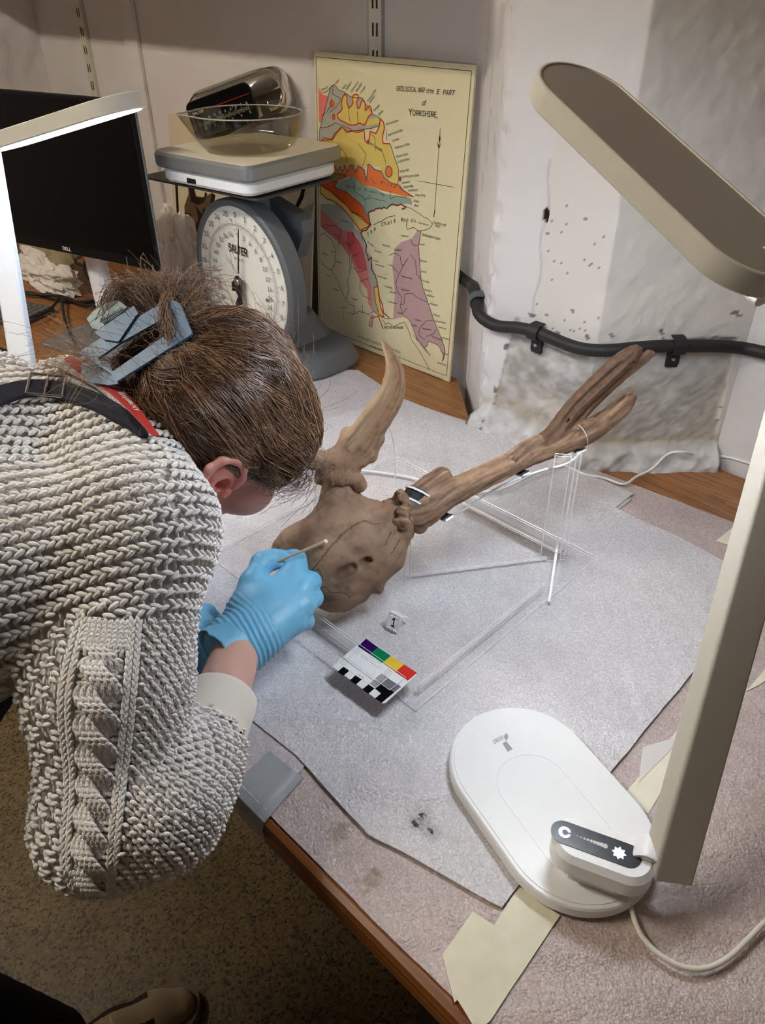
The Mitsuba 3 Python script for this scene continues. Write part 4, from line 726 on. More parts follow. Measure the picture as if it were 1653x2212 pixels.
def clip(px, py, up, mat, label):
    p, n = on_breast(px, py, .0165); i = np.argmin(np.linalg.norm(WP - p, axis=1)); t = unit(WP[min(i + 1, 109)] - WP[i - 1]); u = unit(np.cross(n, t)); u = u if u[2] * up > 0 else -u; c = WP[i]
    k = thing('cable_clip', label, 'cable clip', 'clips on the wall cable'); a = np.linspace(-.2, np.pi + .2, 14); w = .020
    o = [c + .0125 * (math.cos(x) * (-n) * -1 + 0 * u) for x in (0,)]
    arc = [c + .0120 * (-u * math.cos(x) * -1 * -1 + n * math.sin(x)) for x in a]; loops = []
    out = np.array([c - n * .014 + u * .0120] + [c + .0122 * (u * math.cos(x) + n * math.sin(x)) for x in np.linspace(0, np.pi, 12)] + [c - u * .0122 - n * .010, c - u * .036 - n * .010])
    inn = np.array([c - n * .014 + u * .0140] + [c + .0145 * (u * math.cos(x) + n * math.sin(x)) for x in np.linspace(0, np.pi, 12)] + [c - u * .0145 - n * .0068, c - u * .036 - n * .0068])
    sec = np.vstack([out, inn[::-1]]); n_ = len(out)
    v = np.vstack([sec - t * w / 2, sec + t * w / 2]); m_ = len(sec); f = []
    for j in range(n_ - 1):
        a0, a1, b0, b1 = j, j + 1, m_ - 1 - j, m_ - 2 - j
        f += [(a0, b0, b1), (a0, b1, a1), (m_ + a0, m_ + b1, m_ + b0), (m_ + a0, m_ + a1, m_ + b1), (a0, a1, m_ + a1), (a0, m_ + a1, m_ + a0), (b0, m_ + b1, b1), (b0, m_ + b0, m_ + b1)]
    f += [(0, m_, m_ + m_ - 1), (0, 2 * m_ - 1, m_ - 1), (n_ - 1, m_ - n_, 2 * m_ - n_), (n_ - 1, 2 * m_ - n_, m_ + n_ - 1)]
    part(k, 'strap', tm(v, f), mat); s = c - u * .026 - n * .0066
    part(k, 'block', put(box(-w / 2, w / 2, -.016, .013, 0, .008, .001), frame(c - u * .026 - n * .0165, t, u, n)), mat)
    part(k, 'screw', put(lathe([(.0004, .003), (.003, .0026), (.0043, .0), (.0004, 0)], 14), frame(s, t, u, n)), 'm_steel', 'steel screw')
clip(1160, 716, 1, 'm_rubber', 'black screwed clip on the wall cable, left of the long antler tips'); clip(1462, 747, 1, 'm_rubber', 'black screwed clip on the wall cable, right of the long antler tips'); clip(1030, 652, 1, 'm_graphite', 'grey clip on the wall cable at the corner beside the map')
wp = [(1120, 1095), (1010, 1035), (930, 1020), (870, 1035), (800, 1030), (740, 1025)]
white = [onz(*q, FZ + .0085) for q in ((700, 1030), (760, 1016), (830, 1022), (880, 1030), (920, 1040), (985, 1056), (1048, 1062), (1090, 1054), (1140, 1030), (1185, 1012))] + [onz(*q, TZ + .0082) for q in ((1226, 1008), (1262, 1024), (1310, 1034), (1346, 1046), (1372, 1032))] + [onz(1415, 1008, .765), onz(1450, 978, .785), onz(1470, 976, .79)] + [on_breast(*q, .006)[0] for q in ((1520, 984), (1560, 986), (1610, 998), (1640, 1006), (1700, 1000))]
single('white_cable', tube(spline(white, 160), .0024, 8), 'm_white', 'thin white cable winding across the desk behind the skull and up the breast', 'cable', smooth=True)

# ================================================================ acrylic stand
plastic('m_acryl_edge', lin(236, 240, 242), .25); scene['m_acryl_edge'] = {'type': 'blendbsdf', 'weight': {'type': 'float', 'value': .42} if False else .42, 'a': {'type': 'null'}, 'b': {'type': 'diffuse', 'reflectance': rgb(lin(240, 243, 245))}} if False else scene['m_acryl_edge']
k = thing('display_stand', 'clear acrylic stand with posts holding the antlered skull', 'display stand')
def pane(parent, name, c, x, y, w, h, t, label=None, edge=.00042):
    """clear sheet centred at c, w along x, h along y, thickness t, with bright polished edges"""
    x, y = unit(x), unit(y); z = np.cross(x, y); M = frame(V(*c), x, y, z); s = np.array([(-w / 2, -h / 2, 0), (w / 2, -h / 2, 0), (w / 2, h / 2, 0), (-w / 2, h / 2, 0)])
    v = np.vstack([s + V(0, 0, -t / 2), s + V(0, 0, t / 2)]); n = part(parent, name, put(tm(v, [(0, 2, 1), (0, 3, 2), (4, 5, 6), (4, 6, 7)]), M), 'm_glass', label)
    b = edge; e = []
    for a, q in ((0, 1), (1, 2), (2, 3), (3, 0)):
        for zz in (-1, 1): e.append(tube([s[a] + V(0, 0, zz * t / 2), s[q] + V(0, 0, zz * t / 2)], b, 4))
    part(n, 'edge', put(cat(*e), M), 'm_acryl_edge', 'bright polished edge'); return n
SZ = FZ + .0002
bl, br_, bf, bb = onz(465, 1197, SZ), onz(1297, 1212, SZ), onz(893, 1531, SZ), onz(790, 1000, SZ)
x0, x1, y0, y1 = -.875, -.429, .405, .855
x1 = (br_[0] + bf[0]) / 2; y0 = bf[1]; y1 = br_[1]; x0 = bl[0]
up = V(0, 0, 1)
pane(k, 'base_plate', V((x0 + x1) / 2, (y0 + y1) / 2, SZ + .0025), V(1, 0, 0), V(0, 1, 0), x1 - x0, y1 - y0, .005, 'clear base plate')
ZB = SZ + .0052
def chan(a, b, h, nm='riser'):
    """long low channel: a standing strip and a flat strip"""
    a, b = V(*a), V(*b); d = unit(b - a); L = np.linalg.norm(b - a); nn = np.cross(up, d)
    pane(k, nm, (a + b) / 2 + up * h / 2, d, up, L, h, .004); pane(k, nm, (a + b) / 2 + up * h + nn * .014, d, nn, L, .028, .004)
pB = onz(1240, 1240, ZB); chan((x1 - .036, y1 - .03, ZB), (x0 + .10, y1 - .03, ZB), .022)
chan((x1 - .03, y0 + .012, ZB), (x1 - .24, y0 + .012, ZB), .02); pane(k, 'riser', V(x1 - .016, (y0 + y1) / 2 - .05, ZB + .006), V(0, 1, 0), V(0, 0, 1), y1 - y0 - .14, .011, .003)
# posts: tall split post on the right, slim post in front, hair-thin rod behind the left antler
r0 = onz(1183, 1207, ZB); zt = .945
pane(k, 'post', r0 + up * (zt - ZB) / 2, unit(V(.8, .6, 0)), up, .022, zt - ZB, .006, 'clear tall post under the long antler'); r1 = onz(1212, 1217, ZB); pane(k, 'post', r1 + up * (zt - ZB) / 2 + up * .01, unit(V(.8, .6, 0)), up, .006, zt - ZB, .006, 'clear tall thin post beside the long antler')
f0 = onz(880, 1246, ZB); zf = .888; pane(k, 'post', f0 + up * (zf - ZB) / 2, unit(V(.72, .70, 0)), up, .007, zf - ZB, .006, 'clear slim post under the antler burr')
l0 = onz(852, 1085, ZB); part(k, 'rod', tube(spline([l0, l0 + V(-.004, .006, .06), onz(829, 915, .965)], 16), .0011, 6), 'm_acryl_edge', 'hair-thin clear rod', smooth=True)
pane(k, 'brace', (r0 + f0) / 2 + up * .002, unit(r0 - f0), np.cross(up, unit(r0 - f0)), np.linalg.norm(r0 - f0) * .98, .004, .003)
part(k, 'brace_bar', bar(onz(1204, 1180, ZB + .02), onz(1186, 1302, SZ + .006), .004, .005), 'm_acryl_edge')
def cradle(px, py, z, d, r, label):
    c = onz(px, py, z); d = unit(d); B = basis(d); a = np.linspace(np.pi * 1.05, np.pi * 1.95, 10)
    part(k, 'pad', loft([np.array([c + q * d + rr * (math.cos(x) * B[:, 0] + math.sin(x) * B[:, 1]) for x in a for rr in (r,)] + [c + q * d + (r + .004) * (math.cos(x) * B[:, 0] + math.sin(x) * B[:, 1]) for x in a[::-1]]) for q in (-.010, .010)]), 'm_rubber', label)
# ================================================================ deer skull with antlers on the stand
def Q(px, py, z, r=0): return np.r_[onz(px, py, z), r]
def project(p):
    c = (np.asarray(p, float) - EYE) @ R; return np.stack([CX + F * c[..., 0] / c[..., 2], CY + F * c[..., 1] / c[..., 2]], -1), c[..., 2]
def surf(mesh, pts, rad=5, lift=0.0):
    """points of the mesh's near surface under the given picture positions"""
    v = np.array(mesh.vertices); n = vnormals(mesh); q, d = project(v); out = []
    for p in pts:
        m = np.where(((q - p) ** 2).sum(1) < rad * rad)[0]
        if len(m): i = m[np.argmin(d[m] + .002 * np.linalg.norm(q[m] - p, axis=1) / rad)]; out.append(v[i] + n[i] * lift)
    return np.array(out)
def field_for(pts, h, pad=.06):
    P = np.array([p[:3] for p in pts]); return Field(P.min(0) - pad, P.max(0) + pad, h)
BONE, BONE2, BONED, BONEL = np.array(lin(118, 91, 71)), np.array(lin(158, 129, 104)), np.array(lin(50, 35, 25)), np.array(lin(176, 150, 116))
sk = thing('deer_skull', 'brown deer skull with two broken antlers resting on the clear stand', 'skull')
# cranium: frontal bones, orbits, nasal end, pedicles
C = [Q(780, 1128, .876, .034), Q(735, 1165, .862, .036), Q(712, 1215, .845, .034), Q(722, 1255, .826, .030), Q(722, 1284, .806, .022)]
C2 = [Q(838, 1150, .868, .030), Q(800, 1190, .850, .034), Q(768, 1232, .828, .030), Q(752, 1268, .810, .022)]
f = field_for(C + C2 + [Q(735, 1035, .95), Q(600, 1185, .83), Q(880, 1130, .89)], .0015, .07)
f.chain(C, .022).chain(C2, .022)
f.chain([Q(728, 1152, .864, .030), Q(672, 1168, .855, .024), Q(634, 1180, .846, .019), Q(613, 1190, .839, .0145)], .024)                       # left orbit
f.chain([Q(650, 1200, .835, .02), Q(690, 1240, .825, .024)], .02)
f.chain([Q(840, 1170, .855, .026), Q(838, 1205, .838, .022), Q(815, 1238, .822, .015), Q(812, 1264, .812, .0085), Q(818, 1274, .806, .006)], .008)    # right orbit and cheek spur
f.chain([Q(722, 1140, .872, .030), Q(726, 1108, .886, .0215), Q(734, 1062, .910, .0185), Q(736, 1038, .922, .021)], .022)   # left pedicle
f.chain([Q(835, 1148, .870, .026), Q(866, 1122, .884, .021), Q(884, 1108, .892, .020)], .016)                           # right pedicle
f.chain([Q(790, 1110, .880, .016), Q(840, 1118, .880, .015)], .016)
f.chain([Q(700, 1290, .800, .013), Q(742, 1296, .796, .012), Q(782, 1282, .800, .010)], .010)                            # broken nasal edge
f.ball(Q(700, 1297, .797)[:3], .009, .006)
zc = R[:, 2]
for px, py, z, r in ((738, 1240, .858, .0085), (752, 1233, .857, .007), (786, 1216, .862, .0055)): f.capsule(Q(px - 8, py + 6, z)[:3], Q(px + 10, py - 6, z)[:3], r, r * .8, .004, 'cut')
f.capsule(Q(655, 1160, .872)[:3], Q(678, 1150, .882)[:3], .004, .003, .004, 'cut')
for a, b, d in (((830, 1200), (868, 1140), .0035),): f.capsule(Q(*a, .870)[:3], Q(*b, .890)[:3], d, d, .004, 'cut')
f.capsule(Q(760, 1310, .770)[:3], Q(790, 1200, .80)[:3], .024, .026, .01, 'cut')                                     # hollow underside
m = smooth_mesh(f.mesh(), 4)
v = np.array(m.vertices); m = displace(m, lambda p, n: .0042 * nfbm(p, 30, 3, 3) + .0016 * nfbm(p, 120, 3, 4))
q, d_ = project(np.array(m.vertices)); v = np.array(m.vertices)
t = np.clip(.55 + 2.0 * nfbm(v, 22, 4, 5), 0, 1)[:, None]; c = BONE * (1 - t) + BONE2 * t; grey_ = np.clip(1.8 * nfbm(v, 14, 3, 55) + .1, 0, 1)[:, None]; c = c * (1 - .5 * grey_) + np.array(lin(140, 124, 108)) * .5 * grey_; s = np.clip(2.4 * nfbm(v, 90, 3, 6), 0, 1)[:, None]; c = c * (1 - .45 * s) + BONED * .45 * s
def near(px, py, r): return np.clip(1 - np.hypot(q[:, 0] - px, q[:, 1] - py) / r, 0, 1)[:, None]
top_ = (vnormals(m) @ -zc > .0)[:, None]
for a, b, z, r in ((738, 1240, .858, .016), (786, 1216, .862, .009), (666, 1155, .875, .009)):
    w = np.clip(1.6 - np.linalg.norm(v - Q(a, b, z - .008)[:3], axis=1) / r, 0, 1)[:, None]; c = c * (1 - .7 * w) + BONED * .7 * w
w = np.clip(1.5 - np.linalg.norm(v - Q(718, 1250, .84)[:3], axis=1) / .008, 0, 1)[:, None] * .6; c = c * (1 - w) + BONEL * 1.1 * w
part(sk, 'cranium', m, 'm_vcol', 'brown broken skull roof with pedicles', smooth=True, color=c)
CRAN = m
rn = random.Random(11); ln = []
sp = np.array([(672, 1232), (690, 1212), (710, 1186), (728, 1166), (745, 1150), (765, 1135), (790, 1124)], float); sp = spline(np.hstack([sp, sp[:, :1] * 0]), 90)[:, :2]
zig = np.array([p + np.array([.6, .8]) * (2.4 * (-1) ** i * min(1, max(0, (i - 18) / 30)) + rn.uniform(-.7, .7)) for i, p in enumerate(sp)])
def scratch(pts, r, n=None):
    pts = np.array(pts, float)
    if n: t = np.linspace(0, len(pts) - 1, n); pts = np.stack([np.interp(t, range(len(pts)), pts[:, i]) + np.array([rn.uniform(-1.2, 1.2) for _ in t]) for i in (0, 1)], 1)
    p = surf(CRAN, pts, 4, -.0001)
    p = p[np.r_[True, np.linalg.norm(np.diff(p, axis=0), axis=1) > 1e-5]] if len(p) > 3 else p
    if len(p) > 3: ln.append(tube(p + 1e-6 * np.arange(len(p))[:, None], r, 4))
scratch(zig, .00055)
for a in ([(672, 1235), (690, 1230), (698, 1248), (690, 1262), (688, 1278)], [(688, 1270), (704, 1268), (712, 1280), (740, 1282)], [(742, 1280), (752, 1286), (758, 1292)], [(790, 1124), (806, 1132), (820, 1130)], [(846, 1150), (836, 1170), (834, 1176)], [(868, 1166), (856, 1186), (848, 1200)], [(682, 1284), (696, 1290), (704, 1292)]): scratch(a, .0005, 14)
part(sk, 'suture', cat(*ln), plastic('m_suture', lin(48, 34, 26), .8), 'dark wavy suture and cracks', kind='stuff')

def groove_color(v, ax_noise, seed, dark=.5):
    t = np.clip(.5 + 1.4 * nfbm(v, 30, 4, seed), 0, 1)[:, None]; g = np.clip(2.6 * nfbm(v, 120, 3, seed + 1), 0, 1)[:, None]; c = BONE * .9 * (1 - t) + BONE2 * t
    return c * (1 - dark * g) + BONED * dark * g
def along(v, chain, fr=(260, 14), seed=0):
    """noise stretched along a chain of points: the grooves of an antler"""
    P = np.array([p[:3] for p in chain]); best = np.full(len(v), 9.0); out = np.zeros((len(v), 3)); s0 = 0
    for a, b in zip(P[:-1], P[1:]):
        L = np.linalg.norm(b - a); d = (b - a) / L; t = np.clip((v - a) @ d, 0, L); r = v - a - t[:, None] * d; dd = np.linalg.norm(r, axis=1); m = dd < best; best[m] = dd[m]
        B = basis(d); out[m] = np.stack([(r[m] @ B[:, 0]) * fr[0], (r[m] @ B[:, 1]) * fr[0], (s0 + t[m]) * fr[1]], 1); s0 += L
    return meshkit.fbm(out, 3, seed) - .5
def burr(f, c, ax, r, n, rb, seed):
    B = basis(ax); rr = random.Random(seed)
    for i in range(n):
        a = 2 * np.pi * i / n + rr.uniform(-.15, .15); q = r * rr.uniform(.9, 1.08); f.ball(c + q * (math.cos(a) * B[:, 0] + math.sin(a) * B[:, 1]) + B[:, 2] * rr.uniform(-.004, .004), rb * rr.uniform(.75, 1.2), .004)
# left antler: burr, stump of the brow tine, curved split beam
LB = [Q(736, 1028, .926, .0235), Q(742, 1002, .940, .0235), Q(762, 975, .953, .023), Q(786, 945, .966, .0225), Q(806, 915, .980, .021), Q(832, 878, .998, .0195), Q(850, 838, 1.018, .0165), Q(853, 800, 1.036, .0125), Q(842, 768, 1.050, .0075), Q(832, 745, 1.060, .0045), Q(828, 734, 1.066, .0022)]
LT = [Q(736, 1012, .936, .021), Q(706, 1000, .946, .016), Q(676, 994, .954, .013)]
res = lambda ch: [np.array(q) for q in spline(np.array(ch), 4 * len(ch))]; LB0, LB = LB, res(LB); LT = res(LT)
f = field_for(LB + LT, .0017, .05); f.path(LB, .006).path(LT, .014)
burr(f, Q(736, 1036, .923)[:3], unit(LB0[1][:3] - LB0[0][:3]), .0275, 16, .0088, 3); f.ball(Q(772, 1036, .922)[:3], (.011, .010, .009), .006); f.ball(Q(697, 1030, .926)[:3], (.008, .008, .008), .006)
f.chain([Q(750, 955, .965, .010), Q(748, 935, .972, .008)], .008); f.chain([Q(800, 985, .95, .009), Q(815, 950, .962, .007), Q(785, 1000, .945, .006)], .006)
cut = [np.r_[p[:3] + (-zc) * p[3] * .95 + R[:, 0] * p[3] * .05, p[3] * .66] for p in LB[9:]]
f.path(cut, .003, 'cut')
m = smooth_mesh(f.mesh(), 3); v0 = np.array(m.vertices); al = along(v0, LB, seed=4); m = displace(m, lambda p, n: .0042 * al + .0022 * nfbm(p, 80, 3, 8)); v = np.array(m.vertices); c = groove_color(v, al, 12, .55)
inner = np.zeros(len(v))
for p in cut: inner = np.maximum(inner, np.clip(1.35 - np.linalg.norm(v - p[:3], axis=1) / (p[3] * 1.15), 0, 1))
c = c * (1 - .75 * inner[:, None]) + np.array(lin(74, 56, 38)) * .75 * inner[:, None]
qq, _ = project(v); pale = np.zeros(len(v))
for p in LB[12:]:
    e = p[:3] - R[:, 0] * p[3] * .95 - zc * p[3] * .3; pale = np.maximum(pale, np.clip(1.3 - np.linalg.norm(v - e, axis=1) / (p[3] * .75), 0, 1))
c = c * (1 - .8 * pale[:, None]) + BONEL * (.9 + .5 * al[:, None]) * .8 * pale[:, None]
part(sk, 'antler', m, 'm_vcol', 'curved split left antler', smooth=True, color=np.clip(c, .01, .9))
# right antler: knobbly burr, brow tine, long beam with two points
RB = [Q(880, 1108, .892, .022), Q(912, 1106, .893, .0225), Q(945, 1084, .902, .0195), Q(985, 1060, .910, .018), Q(1030, 1037, .918, .0165), Q(1090, 1008, .926, .0160), Q(1150, 980, .934, .0155), Q(1205, 962, .941, .0150), Q(1255, 940, .950, .0165), Q(1300, 914, .962, .0155), Q(1335, 885, .978, .0135), Q(1360, 860, .992, .0095), Q(1369, 848, 1.0, .0045)]
RT = [Q(893, 1090, .902, .016), Q(906, 1064, .914, .0138), Q(928, 1046, .922, .0132), Q(955, 1028, .930, .0122)]
S1 = [Q(1120, 978, .940, .007), Q(1160, 955, .948, .010), Q(1196, 938, .954, .0125), Q(1222, 905, .972, .0135), Q(1256, 866, .996, .0140), Q(1296, 828, 1.018, .0145), Q(1330, 796, 1.036, .0145), Q(1362, 768, 1.052, .0125), Q(1374, 758, 1.058, .009)]
S2 = [Q(1222, 928, .958, .0085), Q(1248, 896, .972, .0115), Q(1290, 856, .994, .0105), Q(1335, 815, 1.020, .0095), Q(1378, 782, 1.040, .0085), Q(1403, 764, 1.052, .0060)]
RB0, RT0 = RB, RT; RB, RT, S1, S2 = res(RB), res(RT), res(S1), res(S2)
f = field_for(RB + RT + S1 + S2, .0019, .05); f.path(RB, .008).path(RT, .010).path(S1, .006).path(S2, .004)
f.path([np.r_[p[:3] - zc * .0125, .0042] for p in S1[8:31]], .003, 'cut'); f.path([np.r_[(a[:3] + b[:3]) / 2 - zc * .011, .0035] for a, b in zip(S1[12:32:2], S2[3:23:2])], .002, 'cut')
burr(f, Q(872, 1112, .889)[:3], unit(RB0[1][:3] - RB0[0][:3]), .028, 15, .0088, 7)
for i in range(16): f.ball(Q(850 + rn.uniform(-16, 26), 1108 + rn.uniform(-20, 22), .896)[:3], rn.uniform(.005, .009), .002)
f.ball(Q(845, 1096, .893)[:3], (.014, .013, .012), .006); f.ball(Q(905, 1136, .882)[:3], (.012, .010, .010), .005)
f.capsule(Q(1352, 842, 1.018)[:3], Q(1380, 850, 1.01)[:3], .006, .006, .003, 'cut'); f.capsule(Q(1310, 905, .99)[:3], Q(1350, 862, 1.01)[:3], .004, .005, .003, 'cut')
m = smooth_mesh(f.mesh(), 3); v0 = np.array(m.vertices); al = along(v0, RB, seed=9); al2 = along(v0, S1, seed=10); near2 = np.min([np.linalg.norm(v0 - p[:3], axis=1) for p in S1 + S2], 0) < .022; al = np.where(near2, al2, al)
m = displace(m, lambda p, n: .0046 * al + .0018 * nfbm(p, 90, 3, 8)); v = np.array(m.vertices); c = groove_color(v, al, 15, .5); c = c * (1 + 2.2 * np.clip(al[:, None], -.4, .4))
flat = (np.min([np.linalg.norm(v - p[:3], axis=1) for p in S1[8:]], 0) < .0165) & ~(np.min([np.linalg.norm(v - p[:3], axis=1) for p in S2], 0) < .0105)
c = np.where(flat[:, None], (BONED * .45 + BONE * .55) * (1 + .8 * np.clip(nfbm(v, 160, 3, 31), -.5, .5)[:, None]), c); br = near2[:, None] * 0.0
w = np.clip(1.4 - np.linalg.norm(v - Q(1012, 1046, .930)[:3], axis=1) / .008, 0, 1)[:, None] * .6; c = c * (1 - w) + BONED * w
tip = np.clip(1.4 - np.linalg.norm(v - Q(952, 1028, .944)[:3], axis=1) / .010, 0, 1)[:, None] * .5; c = c * (1 - tip) + np.array(lin(140, 92, 56)) * tip
part(sk, 'antler', m, 'm_vcol', 'long forked right antler', smooth=True, color=np.clip(c, .01, .9))
RB, RT = RB0, RT0
part(sk, 'thread', tube([Q(1250, 926, .968)[:3] + V(0, 0, 0)] + [RB[8][:3] + .0172 * (math.cos(a) * basis(RB[9][:3] - RB[7][:3])[:, 0] + math.sin(a) * basis(RB[9][:3] - RB[7][:3])[:, 1]) for a in np.linspace(0, 2 * np.pi, 24)], .0006, 5), 'm_cream', 'pale thread round the antler')
# pads and cradles of the stand under the antlers
k = 'display_stand'
def pad(c, ax, r, w, a0, a1, label='black felt pad'):
    B = basis(ax, -zc); a = np.linspace(a0, a1, 12); o = [c + (r + .0025) * (math.cos(x) * B[:, 0] + math.sin(x) * B[:, 1]) for x in a]; i = [c + r * (math.cos(x) * B[:, 0] + math.sin(x) * B[:, 1]) for x in a]
    sec = np.array(o + i[::-1]); n = len(a); v = np.vstack([sec - B[:, 2] * w / 2, sec + B[:, 2] * w / 2]); M_ = 2 * n; F_ = []
    for j in range(n - 1):
        p, q, s, t = j, j + 1, M_ - 1 - j, M_ - 2 - j
        F_ += [(p, q, M_ + q), (p, M_ + q, M_ + p), (s, M_ + t, t), (s, M_ + s, M_ + t), (p, s, t), (p, t, q), (M_ + p, M_ + t, M_ + s), (M_ + p, M_ + q, M_ + t)]
    F_ += [(0, M_, 2 * M_ - 1), (0, 2 * M_ - 1, M_ - 1), (n - 1, n, M_ + n), (n - 1, M_ + n, M_ + n - 1)]
    return tm(v, F_)
for ch, t, r in ((RB, 5.5, .0185), (RB, 2.05, .0235), (RB, 7.75, .0180)):
    i = int(t); a, b = ch[i][:3], ch[i + 1][:3]; c0 = a + (b - a) * (t - i); ax = unit(b - a); B = basis(ax, -zc); dn = unit(-B[:, 1] if B[2, 1] > 0 else B[:, 1])
    th = math.atan2((V(0, 0, -1) - zc * -.3) @ B[:, 1], (V(0, 0, -1) - zc * -.3) @ B[:, 0]); part(k, 'pad', pad(c0, ax, r, .014, th - 1.0, th + 1.0), 'm_rubber', 'black felt pad')
    part(k, 'hook', pad(c0, ax, r + .003, .012, th - 1.1, th + 1.1), 'm_acryl_edge')
part(k, 'hook_arm', tube(spline([Q(945, 1118, .872)[:3], Q(985, 1110, .872)[:3], Q(1040, 1075, .885)[:3], Q(1120, 1034, .908)[:3], Q(1185, 1012, .925)[:3]], 30), .0017, 6), 'm_acryl_edge', smooth=True)
part(k, 'hook_arm', tube(spline([Q(1195, 1010, .930)[:3], Q(1228, 1000, .935)[:3], Q(1250, 980, .938)[:3]], 12), .0017, 6), 'm_acryl_edge', smooth=True)
ct = RT[0][:3] * .45 + RT[1][:3] * .55; ax = unit(RT[1][:3] - RT[0][:3]); part(k, 'clamp_pad', pad(ct, ax, .0160, .020, 0, 2 * np.pi - .05), 'm_rubber', 'black padded clamp')
for s in (-.0075, .0075): part(k, 'clamp_ring', pad(ct + ax * s, ax, .0185, .0028, 0, 2 * np.pi - .05), 'm_acryl_edge', 'clear clamp ring')
for px, py, z in ((830, 917, .968), (855, 868, .992)): part(k, 'pad', put(box(-.006, .006, -.003, .003, -.003, .003), frame(Q(px, py, z)[:3], R[:, 0], -R[:, 1], -zc)), 'm_rubber', 'small black felt pad')

# ================================================================ colour scale card on the stand, and the number tag
CZ = ZB + .0045
c0, c1, c2, c3 = onz(791, 1377, CZ + .017), onz(904, 1458, CZ + .017), onz(828, 1519, CZ + .013), onz(716, 1440, CZ + .013)
co = (c0 + c1 + c2 + c3) / 4; ux = unit((c1 - c0) + (c2 - c3)); uy = unit((c0 - c3) + (c1 - c2)); uy = unit(uy - ux * (uy @ ux)); cw, chh = (np.linalg.norm(c1 - c0) + np.linalg.norm(c2 - c3)) / 2, (np.linalg.norm(c0 - c3) + np.linalg.norm(c1 - c2)) / 2
CM = frame(co, ux, uy, np.cross(ux, uy)); k = thing('colour_card', 'white photographic scale card with colour patches and black and white centimetre marks, by the skull', 'scale card')
part(k, 'card', put(rblock(cw, chh, .0012, .004, .0002, 5), CM @ frame(V(0, 0, -.0012), V(1, 0, 0), V(0, 1, 0), V(0, 0, 1))), 'm_white')
Hm = np.array([(230, 570), (660, 240), (1405, 800), (940, 1190)], float)                                        # crop corners: front left, far left, far right, front right
def homog():
    src = np.array([(175, 590), (665, 238), (1415, 790), (935, 1188)], float); dst = np.array([(-cw / 2, -chh / 2), (-cw / 2, chh / 2), (cw / 2, chh / 2), (cw / 2, -chh / 2)]); A = []
    for (x, y), (u, w) in zip(src, dst): A += [[x, y, 1, 0, 0, 0, -u * x, -u * y, -u], [0, 0, 0, x, y, 1, -w * x, -w * y, -w]]
    return np.linalg.svd(np.array(A))[2][-1].reshape(3, 3)
HMG = homog()
def cpt(p): q = HMG @ np.array([p[0], p[1], 1.0]); return q[:2] / q[2]
cd = []
def patch(pts, c, z=.0001): cd.append((flat_poly(Polygon([cpt(p) for p in pts]), CM, z), c))
BKC = lin(16, 16, 18)
for pts, c in (([(668, 246), (840, 378), (722, 470), (550, 345)], lin(52, 14, 84)), ([(840, 378), (1028, 512), (904, 604), (722, 470)], lin(14, 122, 74)), ([(1028, 512), (1216, 646), (1090, 744), (904, 604)], lin(226, 190, 62)), ([(1216, 646), (1404, 776), (1275, 878), (1090, 744)], lin(210, 52, 46)),
               ([(348, 614), (434, 678), (346, 744), (260, 680)], BKC), ([(524, 748), (614, 814), (528, 882), (440, 814)], BKC), ([(712, 888), (802, 954), (712, 1022), (622, 956)], BKC), ([(898, 892), (1084, 1028), (905, 1166), (808, 1096), (896, 1030), (806, 956)], BKC), ([(988, 822), (1182, 956), (1084, 1028), (898, 892)], lin(112, 114, 118))): patch(pts, c)
for i in range(12):
    a = np.array((895, 748)) + (np.array((720, 880)) - (895, 748)) * (i / 12); b = a + (np.array((720, 880)) - (895, 748)) / 24; d = np.array((90, 68)); patch([a, a + d, b + d, b], BKC)
for s in ([(200, 592), (262, 548)], [(430, 500), (490, 460)], [(432, 680), (526, 748)], [(614, 814), (712, 888)], [(600, 450), (935, 690)]):
    cd.append((flat_poly(LineString([cpt(p) for p in s]).buffer(.00012), CM, .0001), lin(90, 90, 92)))
for q in ((538, 410), (355, 548), (990, 745)):
    o = cpt(q); cc = Point(*o).buffer(.0040, resolution=12); cd.append((flat_poly(cc.difference(cc.buffer(-.0002)), CM, .0001), lin(70, 70, 72)))
    sq = Polygon([(o[0] - .0042, o[1] - .0042), (o[0] + .0042, o[1] - .0042), (o[0] + .0042, o[1] + .0042), (o[0] - .0042, o[1] + .0042)]); cd.append((flat_poly(sq.difference(sq.buffer(-.0002)), CM, .0001), lin(70, 70, 72)))
    for a, b in ((.003, .00012), (.00012, .003)): cd.append((flat_poly(Polygon([(o[0] - a, o[1] - b), (o[0] + a, o[1] - b), (o[0] + a, o[1] + b), (o[0] - a, o[1] + b)]), CM, .0001), lin(70, 70, 72)))
def ctext(s, a, b, h):
    p, q = cpt(a), cpt(b); d = unit(q - p); cd.append((text(s, h, CM @ frame(V(p[0], p[1], .0001), V(d[0], d[1], 0), V(-d[1], d[0], 0), V(0, 0, 1)), 0, False, np.linalg.norm(q - p), 5e-5), lin(90, 92, 94)))
ctext('8 cm', (650, 790), (565, 732), .0024); ctext('Australian Photographic Scale & Colour', (895, 690), (600, 480), .0011); ctext('Not for accurate colour', (880, 604), (710, 484), .0011)
m, c = merge_col(cd); part(k, 'card_print', m, 'm_print', 'purple, green, yellow, red, grey and black patches', color=c)
part('display_stand', 'card_ledge', bar(onz(880, 1490, CZ + .004), onz(760, 1400, CZ + .004), .012, .016), 'm_glass')
k = thing('number_tag', 'small clear folded tag with the number 1 on the stand, beside the skull', 'number tag')
tz = ZB + .0005; ta, tb = onz(833, 1352, tz), onz(861, 1366, tz); tx = unit(tb - ta); tn = np.cross(tx, up); tu = unit(up - tn * .35); tc = (ta + tb) / 2
